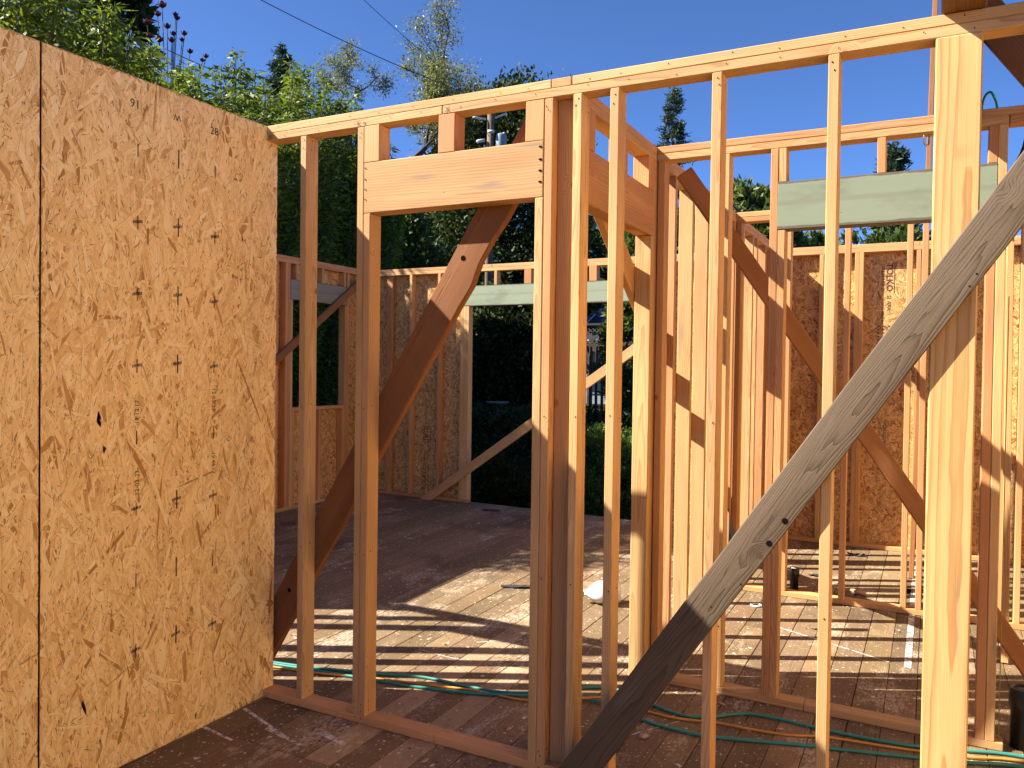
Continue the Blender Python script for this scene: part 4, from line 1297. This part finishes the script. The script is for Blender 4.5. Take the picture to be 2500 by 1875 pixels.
def dense(name, label, cat, x, y, top, rx, ry, seed, n=30000, leaf=(.17, .095), mat='l_dark', base=None, group=None, trunk=True, peaks=9):
    """dense evergreen: lumpy crown made of leaf clumps"""
    rg = np.random.default_rng(seed)
    g = gz(x, y)
    b0 = g if base is None else base
    t = thing(name, label, cat, (x, y, g), group)
    zc = (top + b0) / 2; rz = (top - b0) / 2
    if trunk:
        tv, tf = [], []
        tube_data([Vector((x, y, g)), Vector((x + .1, y, (g + zc) / 2)), Vector((x - .05, y + .1, zc)), Vector((x, y, zc + rz * .6))], [.22, .18, .13, .05], 8, tv, tf)
        for k in range(7):
            a = rg.uniform(0, 6.28); zz = zc + rg.uniform(-.5, .4) * rz
            tube_data([Vector((x, y, zz)), Vector((x + math.cos(a) * rx * .4, y + math.sin(a) * ry * .4, zz + rz * .15)), Vector((x + math.cos(a) * rx * .8, y + math.sin(a) * ry * .8, zz + rz * .25))], [.09, .05, .015], 6, tv, tf)
        newobj('trunk', mesh_from('trunk', tv, tf, True), M['bark'], t)
    K = max(60, n // 110)
    u = rg.normal(size=(K, 3)); u /= np.linalg.norm(u, axis=1)[:, None]
    # lumpy radius from a few random lobes
    lob = rg.normal(size=(peaks, 3)); lob /= np.linalg.norm(lob, axis=1)[:, None]
    bumps = np.max(np.exp(6.0 * (u @ lob.T - 1)), axis=1)
    rr = (.72 + .34 * bumps) * rg.uniform(.55, 1.0, K) ** .35
    cc = np.stack([x + u[:, 0] * rx * rr, y + u[:, 1] * ry * rr, zc + u[:, 2] * rz * rr], 1)
    idx = rg.integers(0, K, n)
    sg = .20 * min(rx, rz) * rg.uniform(.45, 1.0, K)
    C_ = cc[idx] + rg.normal(size=(n, 3)) * (sg[idx] * .62)[:, None] * np.array([1, 1, .75])
    out = (C_ - np.array([x, y, zc])) / np.array([rx, ry, rz])
    D_ = out * .9 + rg.normal(size=(n, 3)) * .8 + np.array([0, 0, .15])
    leaf_obj('crown', C_, D_, leaf[0] * rg.lognormal(0, .25, n), leaf[1] * rg.lognormal(0, .25, n), M[mat], t, rg)
    return t

def conifer(label, x, y, top, rad, seed, sparse=1.0, base=None, lean=0.0):
    rg = np.random.default_rng(seed)
    g = gz(x, y)
    t = thing('conifer', label, 'tree', (x, y, g))
    tv, tf = [], []
    tube_data([Vector((x, y, g)), Vector((x, y, (g + top) / 2)), Vector((x + lean, y, top))], [.32, .18, .015], 7, tv, tf)
    b0 = g + (top - g) * .25 if base is None else base
    Cs, Ds = [], []
    z = b0
    while z < top - .15:
        fr_ = (top - z) / (top - b0)
        nb = rg.integers(3, 6)
        for k in range(nb):
            a = rg.uniform(0, 6.28)
            ln = rad * fr_ ** .8 * rg.uniform(.45, 1.1) + .15
            e = Vector((x + math.cos(a) * ln, y + math.sin(a) * ln, z - ln * .12 + ln * .15 * rg.random()))
            m_ = Vector((x + math.cos(a) * ln * .5, y + math.sin(a) * ln * .5, z + ln * .05))
            tube_data([Vector((x, y, z)), m_, e], [.035, .022, .006], 4, tv, tf)
            nl = int(55 * ln * sparse + 25)
            s_ = rg.uniform(.25, 1.0, nl)
            c = np.stack([x + math.cos(a) * ln * s_, y + math.sin(a) * ln * s_, z + (e.z - z) * s_], 1) + rg.normal(size=(nl, 3)) * np.array([.10, .10, .08]) * (1 + ln * .25)
            d_ = np.stack([np.full(nl, math.cos(a)), np.full(nl, math.sin(a)), np.full(nl, -.05)], 1) * .6 + rg.normal(size=(nl, 3)) * .55
            Cs.append(c); Ds.append(d_)
        z += (top - b0) * .026 * rg.uniform(.6, 1.3) + .05
    newobj('trunk', mesh_from('trunk', tv, tf), M['bark'], t)
    C_ = np.concatenate(Cs); D_ = np.concatenate(Ds)
    leaf_obj('needles', C_, D_, .26 * rg.lognormal(0, .3, len(C_)), .075, M['l_con'], t, rg)
    return t

def oak(label, x, y, top, spread, seed, lean=(0, 0)):
    rg = random.Random(seed); rn = np.random.default_rng(seed)
    g = gz(x, y)
    t = thing('oak_tree', label, 'tree', (x, y, g))
    tv, tf = [], []
    tips = []
    def grow(p, d_, ln, r, lev):
        pts = [p.copy()]; q = p.copy(); dd = d_.copy()
        for k in range(4):
            dd = (dd + Vector((rg.gauss(0, .26), rg.gauss(0, .26), rg.gauss(.03, .18)))).normalized()
            q = q + dd * ln / 4
            pts.append(q.copy())
            if lev >= 3: tips.append(q.copy())
        tube_data(pts, [r, r * .9, r * .8, r * .7, r * .58], 6 if lev < 3 else 4, tv, tf)
        if lev == 6 or r < .006: return
        nb = 2 if lev < 2 else rg.choice((2, 3, 3))
        for k in range(nb):
            nd = (dd + Vector((rg.gauss(0, .55), rg.gauss(0, .55), rg.gauss(.12, .36)))).normalized()
            grow(pts[-1] if k < 2 else pts[2], nd, ln * rg.uniform(.52, .70), r * rg.uniform(.52, .66), lev + 1)
    h = top - g
    grow(Vector((x, y, g)), Vector((lean[0], lean[1], 1)).normalized(), h * .47, .21 * h / 12, 0)
    newobj('trunk', mesh_from('trunk', tv, tf, True), M['bark_oak'], t)
    T_ = np.array([tuple(p) for p in tips])
    n = min(42000, len(T_) * 16)
    C_ = T_[rn.integers(0, len(T_), n)] + rn.normal(size=(n, 3)) * .17
    leaf_obj('crown', C_, rn.normal(size=(n, 3)), .10 * rn.lognormal(0, .3, n), .042, M['l_oak'], t, rn)
    return t

LBL = ['sunlit feathery shrub at the far left edge above the strand board', 'feathery shrub beside the one at the far left edge, under the dark tree',
       'pointed sunlit shrub standing left of the purple magnolia blossoms', 'light green shrub right below the purple magnolia blossoms',
       'light green shrub sloping down to the right of the magnolia', 'yellow green shrub in front of the distant small conifer',
       'yellow green shrub between the distant conifer and the bare oak', 'last light green shrub before the bare oaks, low over the top plate']
for i, (x, y, top, r_) in enumerate(((-8.4, 4.6, 6.6, 1.35), (-8.55, 5.7, 6.4, 1.3), (-8.75, 6.70, 6.15, 1.15), (-8.9, 7.75, 6.05, 1.2), (-9.4, 8.85, 6.35, 1.35), (-9.9, 10.2, 7.2, 1.45), (-10.1, 11.4, 7.45, 1.4), (-9.95, 12.5, 6.9, 1.2))):
    shrub(LBL[i], x, y, top, r_, 100 + i)
# second row fills the depth of the planting
for i, (x, y, top) in enumerate(((-10.6, 4.6, 6.4), (-10.9, 6.6, 6.2), (-11.2, 8.3, 5.6))):
    dense('evergreen_shrub', ('dark shrub behind the feathery ones at the far left', 'dark shrub behind the pointed sunlit shrub', 'dark shrub behind the light green shrub right of the magnolia')[i], 'shrub', x, y, top, 1.5, 1.5, 60 + i, 9000, (.16, .08), 'l_hedge', trunk=False)
for i, (x, y, top) in enumerate(((-11.3, 10.4, 6.5), (-11.6, 12.2, 6.9), (-11.2, 13.6, 6.2))):
    dense('evergreen_shrub', ('leafy shrub filling the gap behind the yellow green shrub near the conifer', 'leafy shrub behind the yellow green shrub next to the oaks', 'leafy shrub behind the last light green shrub before the oaks')[i], 'shrub', x, y, top, 1.35, 1.35, 70 + i, 26000, (.12, .05), 'l_shrub', trunk=False)
for i, (x, y, top, lb) in enumerate(((-14.6, 1.2, 8.6, 'unseen tall tree added to shade the shrubs, farthest towards the sun'), (-14.6, 4.4, 8.4, 'unseen tall tree added to shade the shrubs, left of the feathery ones'))):
    dense('evergreen_tree', lb, 'tree', x, y, top, 2.0, 2.0, 80 + i, 24000, (.17, .09), 'l_hedge')  # out-of-view trees added on the sun side to shade the lower shrubs
dense('evergreen_tree', 'dark broadleaf tree rising above the shrubs at the upper left corner', 'tree', -15.4, 10.9, 11.2, 1.05, 1.2, 21, 16000, (.20, .11), 'l_dark', base=5.5)
dense('evergreen_tree', 'broad dark evergreen behind the doorway with peaks above the top plate', 'tree', -15.3, 28.9, 12.85, 3.65, 3.4, 22, 150000, (.17, .095), 'l_dark', peaks=16)
dense('evergreen_tree', 'dark leafy evergreen seen left of the diagonal plank in the doorway', 'tree', -13.2, 16.6, 6.2, 2.5, 2.4, 23, 80000, (.12, .066), 'l_hedge', peaks=14)
dense('evergreen_tree', 'dark evergreen right of the doorway studs, against a strip of sky', 'tree', -15.9, 36.2, 9.9, 2.9, 2.9, 24, 60000, (.17, .095), 'l_dark')
dense('evergreen_tree', 'evergreen hedge tree seen over the window wall in the left stud bay', 'tree', -12.6, 12.9, 6.3, 2.2, 2.2, 25, 60000, (.11, .06), 'l_hedge')
dense('evergreen_hedge', 'dark hedge behind the bird bath, under the pale green header', 'hedge', -8.75, 16.6, 3.4, 1.75, 1.0, 26, 26000, (.13, .075), 'l_dark', trunk=False)
dense('evergreen_hedge', 'dark hedge left of the bird bath beside the opening jamb', 'hedge', -11.3, 14.6, 4.2, 2.2, 1.3, 27, 22000, (.13, .075), 'l_dark', trunk=False)
dense('evergreen_hedge', 'leafy bright hedge column in the right part of the garden opening', 'hedge', -4.72, 14.35, 4.6, .72, .8, 28, 20000, (.10, .06), 'l_bushy', trunk=False)
dense('evergreen_hedge', 'low dark bushes along the foot of the lattice fence', 'hedge', -7.6, 13.6, .75, 2.2, .7, 29, 14000, (.10, .05), 'l_dark', trunk=False)
dense('boxwood_bush', 'rounded bright green boxwood bush just outside the garden opening', 'bush', -3.95, 10.75, .98, .72, .65, 30, 26000, (.040, .022), 'l_box', trunk=False, peaks=20)
dense('boxwood_bush', 'dim low bush left of the bright boxwood, below the fir stick', 'bush', -6.3, 10.3, .50, 1.7, .8, 31, 26000, (.05, .026), 'l_dark', trunk=False)
dense('bushy_tree', 'sunlit broadleaf tree between the passage studs, above the thin stud wall', 'tree', -3.42, 17.7, 6.0, 1.05, 1.05, 32, 17000, (.16, .075), 'l_bushy', base=1.5)
dense('bushy_tree', 'leafy tree top under the sage green header, left half', 'tree', -2.55, 19.9, 5.15, 1.15, 1.1, 33, 14000, (.16, .075), 'l_bushy', base=1.8)
dense('bushy_tree', 'leafy tree top under the sage green header, right half', 'tree', -1.05, 20.6, 5.2, 1.1, 1.1, 34, 12000, (.16, .075), 'l_hedge', base=1.8)
dense('evergreen_tree', 'tall dim trees behind the long inner wall, seen in the gap beside its studs', 'tree', -5.6, 22.0, 6.4, 1.5, 1.5, 35, 14000, (.18, .10), 'l_dark', base=1.5)
conifer('small distant conifer rising above the yellow green shrubs', -40.9, 43.9, 24.3, 2.6, 41, 2.2, base=15)
conifer('slender redwood spire against the sky above the passage wall corner', -15.5, 52.8, 20.3, 2.4, 42, 1.0, base=9.0)
conifer('dark conifer behind the sage green header', -1.72, 40.0, 12.0, 1.75, 43, 2.2, base=4.0)
oak('bare twisted oak with grey green spring leaves, the left one', -19.4, 25.3, 14.6, 3, 52, (-.03, .0))
oak('bare twisted oak with grey green spring leaves, the right one by the dark evergreen', -17.9, 28.6, 13.8, 3, 57, (.03, 0))

# magnolias with dark purple tulip blossoms
M['petal'] = leafmat('magnolia_petal', (.055, .010, .025), (.13, .022, .050), .3)
def magnolia(label, x, y, top, spots, seed):
    rg = np.random.default_rng(seed)
    g = gz(x, y)
    t = thing('magnolia_tree', label, 'tree', (x, y, g))
    tv, tf = [], []
    fork = Vector((x, y, top - 2.6))
    tube_data([Vector((x, y, g)), Vector((x + .08, y, (g + top) / 2 - .6)), fork], [.06, .045, .03], 6, tv, tf)
    for (dx, dz, s_) in spots:
        e = Vector((x + dx * .72, y + dx * .69, top + dz))
        mid = fork.lerp(e, .55) + Vector((-dx * .12, 0, -.1))
        tube_data(smooth_path([fork, mid, e], 4), .0065, 5, tv, tf)
        bv, bf = [], []
        for ring_, (hh, rr_, np_) in enumerate(((.115, .030, 4), (.10, .050, 5))):
            for k in range(np_):
                a = 2 * math.pi * k / np_ + ring_ * .5
                c_, sn = math.cos(a), math.sin(a)
                b = len(bv)
                w2 = .034
                for (tt, ro, wv) in ((0, .006, .012), (.4, rr_, w2), (.8, rr_ * (.95 + .35 * ring_), w2 * .8), (1.0, rr_ * (.55 + .8 * ring_), .006)):
                    bv.append(tuple(e + .58 * s_ * Vector((c_ * ro - sn * wv, sn * ro + c_ * wv, hh * tt))))
                    bv.append(tuple(e + .58 * s_ * Vector((c_ * ro + sn * wv, sn * ro - c_ * wv, hh * tt))))
                for q in range(3): bf.append((b + 2 * q, b + 2 * q + 1, b + 2 * q + 3, b + 2 * q + 2))
        newobj('blossom', mesh_from('blossom', bv, bf), M['petal'], t)
    newobj('branches', mesh_from('branches', tv, tf), M['bark'], t)
    return t
magnolia('purple magnolia blossoms standing against the sky above the shrubs', -9.95, 8.35, 6.80,
         [(-.10, .05, 1.5), (-.16, -.08, 1.2), (-.30, -.22, 1.4), (.08, -.05, 1.0), (.10, -.10, 1.1), (-.03, -.24, 1.2), (.05, -.33, 1.0), (.20, -.31, 1.1), (-.27, -.40, 1.1), (-.14, -.45, 1.5), (.03, -.43, 1.2), (.17, -.40, .9), (.28, -.56, 1.1), (.50, -.60, 1.0), (.45, -.66, .9)], 5)
magnolia('thin budding magnolia twigs right of the purple blossoms', -11.5, 11.1, 7.35, [(0, .02, .5), (-.04, -.12, .45), (.16, -.14, .5), (-.02, -.22, .45), (.15, -.30, .4), (-.12, -.38, .4), (.10, -.42, .45), (-.25, -.6, .5)], 6)

# utility pole with transformer
P_ = thing('utility_pole', 'wooden utility pole with white brackets and a transformer can behind the doorway', 'pole', (-11.6, 21.0, gz(-11.6, 21.0)))
pole = newobj('pole', lathe_mesh('pole', [(.125, 0), (.11, 5), (.095, 8.95), (.02, 9.0)], 14), flat('creosoted_pole', (.16, .10, .065), .9, var=.3, scale=5)); pole.parent = P_
M['gal'] = flat('pale_insulator_grey', (.62, .62, .60), .5)
M['can'] = flat('transformer_grey', (.22, .25, .28), .5)
def pole_part(name, pts, r, mat='gal'):
    o = tube(name, pts, r, M[mat], None, 8, 1); o.parent = P_; return o
zb_ = -gz(-11.6, 21.0)
for pts, r_ in (([(-.10, -.1, 8.95 + zb_), (-.36, -.28, 8.98 + zb_), (-.42, -.32, 9.0 + zb_)], .035), ([(.10, .05, 9.0 + zb_), (.34, .2, 9.12 + zb_), (.40, .24, 9.15 + zb_)], .035), ([(-.12, -.12, 8.34 + zb_), (-.26, -.22, 8.31 + zb_), (-.30, -.25, 8.28 + zb_)], .05)):
    pole_part('insulator', pts, r_)
pole_part('conduit', [(-.12, -.13, 6.0 + zb_), (-.12, -.13, 8.2 + zb_)], .03)
pole_part('bracket', [(.0, -.16, 8.57 + zb_), (.16, -.06, 8.57 + zb_)], .05)
can = newobj('transformer', lathe_mesh('transformer', [(.15, 0), (.16, .03), (.16, .62), (.15, .66), (.05, .70)], 18), M['can']); can.parent = P_; can.location = (.30, .10, 7.85 + zb_)
bus = newobj('bushing', lathe_mesh('bushing', [(.03, 0), (.05, .03), (.03, .06), (.05, .09), (.02, .12)], 12), M['gal']); bus.parent = P_; bus.location = (.38, .12, 8.46 + zb_)
M['wire'] = flat('black_cable', (.012, .012, .012), .6)
def wire(label, a, b, sag, r):
    a = Vector(a); b = Vector(b)
    pts = [a.lerp(b, k / 24) - Vector((0, 0, sag * 4 * (k / 24) * (1 - k / 24))) for k in range(25)]
    v, f = tube_data(pts, r, 5)
    tag(newobj('overhead_wire', mesh_from('overhead_wire', v, f, True), M['wire']), label, 'wire')
wire('upper thick overhead wire slanting down towards the right oak', (-17.6, 14.2, 12.33), (-11.6, 21.0, 9.45), .25, .012)
wire('thin overhead wire farther right, ending over the right oak', (-14.6, 14.5, 13.05), (-15.2, 26.0, 11.85), .25, .009)
wire('short overhead wire low between the two shrub groups', (-15.4, 12.8, 8.75), (-11.7, 20.9, 8.6), .5, .010)
wire('pair of wires crossing the strip of sky right of the doorway, upper', (-15.5, 38.0, 8.3), (-8.6, 22.5, 4.6), .1, .016)
wire('pair of wires crossing the strip of sky right of the doorway, lower', (-15.5, 38.0, 7.7), (-8.6, 22.5, 4.2), .1, .012)

# low plants that cover the bank outside the opening
rg_ = np.random.default_rng(77)
n_ = 70000
gx = rg_.uniform(-10.5, -1.8, n_); gy = rg_.uniform(8.75, 14.5, n_)
gzv = np.array([gz(a_, b_) for a_, b_ in zip(gx, gy)]) + rg_.random(n_) ** 1.3 * (.18 + .30 * (np.sin(gx * 2.1) * np.cos(gy * 1.7) > 0))
gc = leaf_obj('ground_cover', np.stack([gx, gy, gzv], 1), rg_.normal(size=(n_, 3)) + np.array([0, 0, .6]), .10 * rg_.lognormal(0, .3, n_), .04, M['l_dark'], None, rg_)
tag(gc, 'dark low plants covering the bank outside the garden opening', 'ground cover', kind='stuff')

# lattice-topped fence behind the garden
Fn = thing('garden_fence', 'dark board fence with a lattice top at the back of the garden', 'fence', (-5, 17.9, gz(-5, 17.9)))
M['fencewood'] = flat('dark_fence_wood', (.060, .042, .030), .9, var=.4, scale=8)
fb0 = gz(-5, 17.9)
fmesh = box_mesh('fence_board', 1.72, .14, .018, 0.0)
fmesh.materials.append(M['fencewood'])
for i in range(66):
    o = bpy.data.objects.new('fence_board', fmesh); COL.objects.link(o)
    o.parent = Fn
    o.matrix_basis = Matrix.Translation((-4.6 + i * .145, J(.004), 0)) @ Matrix.Rotation(-math.pi / 2, 4, 'Y')
for i in range(6):
    o = board('fence_post', (-9.65 + i * 1.95, 17.93, fb0), (-9.65 + i * 1.95, 17.93, fb0 + 2.28), .09, .09, (1, 0, 0), M['fencewood'], Fn)
board('fence_rail', (-9.7, 17.9, fb0 + 2.24), (0.1, 17.9, fb0 + 2.24), .05, .09, (0, 0, 1), M['fencewood'], Fn)
board('fence_rail', (-9.7, 17.9, fb0 + 1.76), (0.1, 17.9, fb0 + 1.76), .05, .07, (0, 0, 1), M['fencewood'], Fn)
lv, lf = [], []
for s_ in (-1, 1):
    xx = -10.2
    while xx < 0.2:
        b = len(lv)
        p = [(xx, 0), (xx + s_ * .44, .44)]
        for (px, pz) in p:
            for w_ in (-.014, .014):
                lv.append((px + w_ * 1.4, 17.9 + (.006 if s_ > 0 else -.006), fb0 + 1.79 + pz))
        lf.append((b, b + 1, b + 3, b + 2))
        xx += .105
lo = newobj('lattice', mesh_from('lattice', lv, lf), M['fencewood'], Fn)
lo['kind'] = 'stuff'

# bird bath
bb = thing('bird_bath', 'pale stone bird bath standing in the dark garden', 'bird bath', (-6.76, 12.6, .50))
M['stone'] = flat('cast_stone', (.20, .19, .17), .9, var=.25, scale=14)
kz, kr = .48, .60
ped = newobj('pedestal', lathe_mesh('pedestal', [(r * kr, z * kz) for r, z in ((.19, 0), (.19, .07), (.13, .10), (.10, .16), (.075, .3), (.07, .5), (.10, .64), (.115, .76), (.085, .88), (.06, .98), (.085, 1.10), (.12, 1.16))], 24), M['stone']); ped.parent = bb
bas = newobj('basin', lathe_mesh('basin', [(r * kr * 1.05, z * kz) for r, z in ((.12, 1.16), (.24, 1.21), (.325, 1.275), (.335, 1.30), (.31, 1.305), (.22, 1.26), (.02, 1.235))], 28), M['stone']); bas.parent = bb

# neighbour's house with solar panels and a pergola
Hh = thing('house', 'grey house with solar panels on its roof beyond the fence', 'house', (-11, 29, -.3))
M['siding'] = flat('pale_blue_siding', (.22, .25, .27), .8, var=.1, scale=2)
M['shingle'] = flat('grey_shingle', (.17, .17, .18), .9, var=.25, scale=9)
def hbox(name, x0, x1, y0, y1, z0, z1, mat, par=Hh):
    vs = [(x, y, z) for z in (z0, z1) for (x, y) in ((x0, y0), (x1, y0), (x1, y1), (x0, y1))]
    return newobj(name, mesh_from(name, vs, [(0, 3, 2, 1), (4, 5, 6, 7), (0, 1, 5, 4), (1, 2, 6, 5), (2, 3, 7, 6), (3, 0, 4, 7)]), mat, par)
hbox('wall', -11.2, -7.2, 26.6, 32, -.3, 2.55, M['siding'])
rv = [(-11.6, 26.0, 2.55), (-6.7, 26.0, 2.55), (-6.7, 29.3, 3.98), (-11.6, 29.3, 3.98), (-11.6, 32.6, 2.55), (-6.7, 32.6, 2.55), (-11.6, 26.0, 2.43), (-6.7, 26.0, 2.43), (-6.7, 32.6, 2.43), (-11.6, 32.6, 2.43)]
rf_ = newobj('roof', mesh_from('roof', rv, [(0, 1, 2, 3), (3, 2, 5, 4), (6, 7, 1, 0), (0, 3, 4, 9, 6), (1, 7, 8, 5, 2), (6, 9, 8, 7), (4, 5, 8, 9)]), M['shingle'], Hh)
M['pv'] = flat('solar_glass', (.030, .042, .075), .12)
for i in range(4):
    for j in range(2):
        x0 = -11.3 + i * 1.06; s0 = .30 + j * 1.66
        def rp_(x, s): return (x, 26.0 + s * .917, 2.55 + s * .398 + .06)
        fr_o = newobj('solar_panel', mesh_from('solar_panel', [rp_(x0, s0), rp_(x0 + 1.0, s0), rp_(x0 + 1.0, s0 + 1.6), rp_(x0, s0 + 1.6)], [(0, 1, 2, 3)]), M['pv'], Hh)
        e = []
        ev, ef = [], []
        for (a, b) in (((x0, s0), (x0 + 1, s0)), ((x0 + 1, s0), (x0 + 1, s0 + 1.6)), ((x0 + 1, s0 + 1.6), (x0, s0 + 1.6)), ((x0, s0 + 1.6), (x0, s0))):
            tube_data([Vector(rp_(*a)), Vector(rp_(*b))], .022, 4, ev, ef)
        newobj('frame', mesh_from('panel_frame', ev, ef), M['gal'], fr_o)
w_o = hbox('window', -10.6, -9.7, 26.56, 26.6, .9, 2.05, M['siding'])
hbox('pane', -10.54, -9.76, 26.545, 26.56, .96, 1.99, flat('window_glass', (.02, .035, .045), .08), w_o)
Pg = thing('pergola', 'dark weathered pergola in front of the grey house', 'pergola', (-9.4, 24.5, -.3))
for (x, y) in ((-9.75, 24.4), (-7.6, 24.4)):
    board('pergola_post', (x, y, -.3), (x, y, 2.3), .14, .14, (1, 0, 0), M['fencewood'], Pg)
board('pergola_beam', (-10.9, 24.4, 2.40), (-7.0, 24.4, 2.40), .20, .06, (0, 0, 1), M['fencewood'], Pg)
for i in range(7):
    board('pergola_rafter', (-10.6 + i * .58, 23.6, 2.58), (-10.6 + i * .58, 26.0, 2.58), .15, .045, (0, 0, 1), M['fencewood'], Pg)
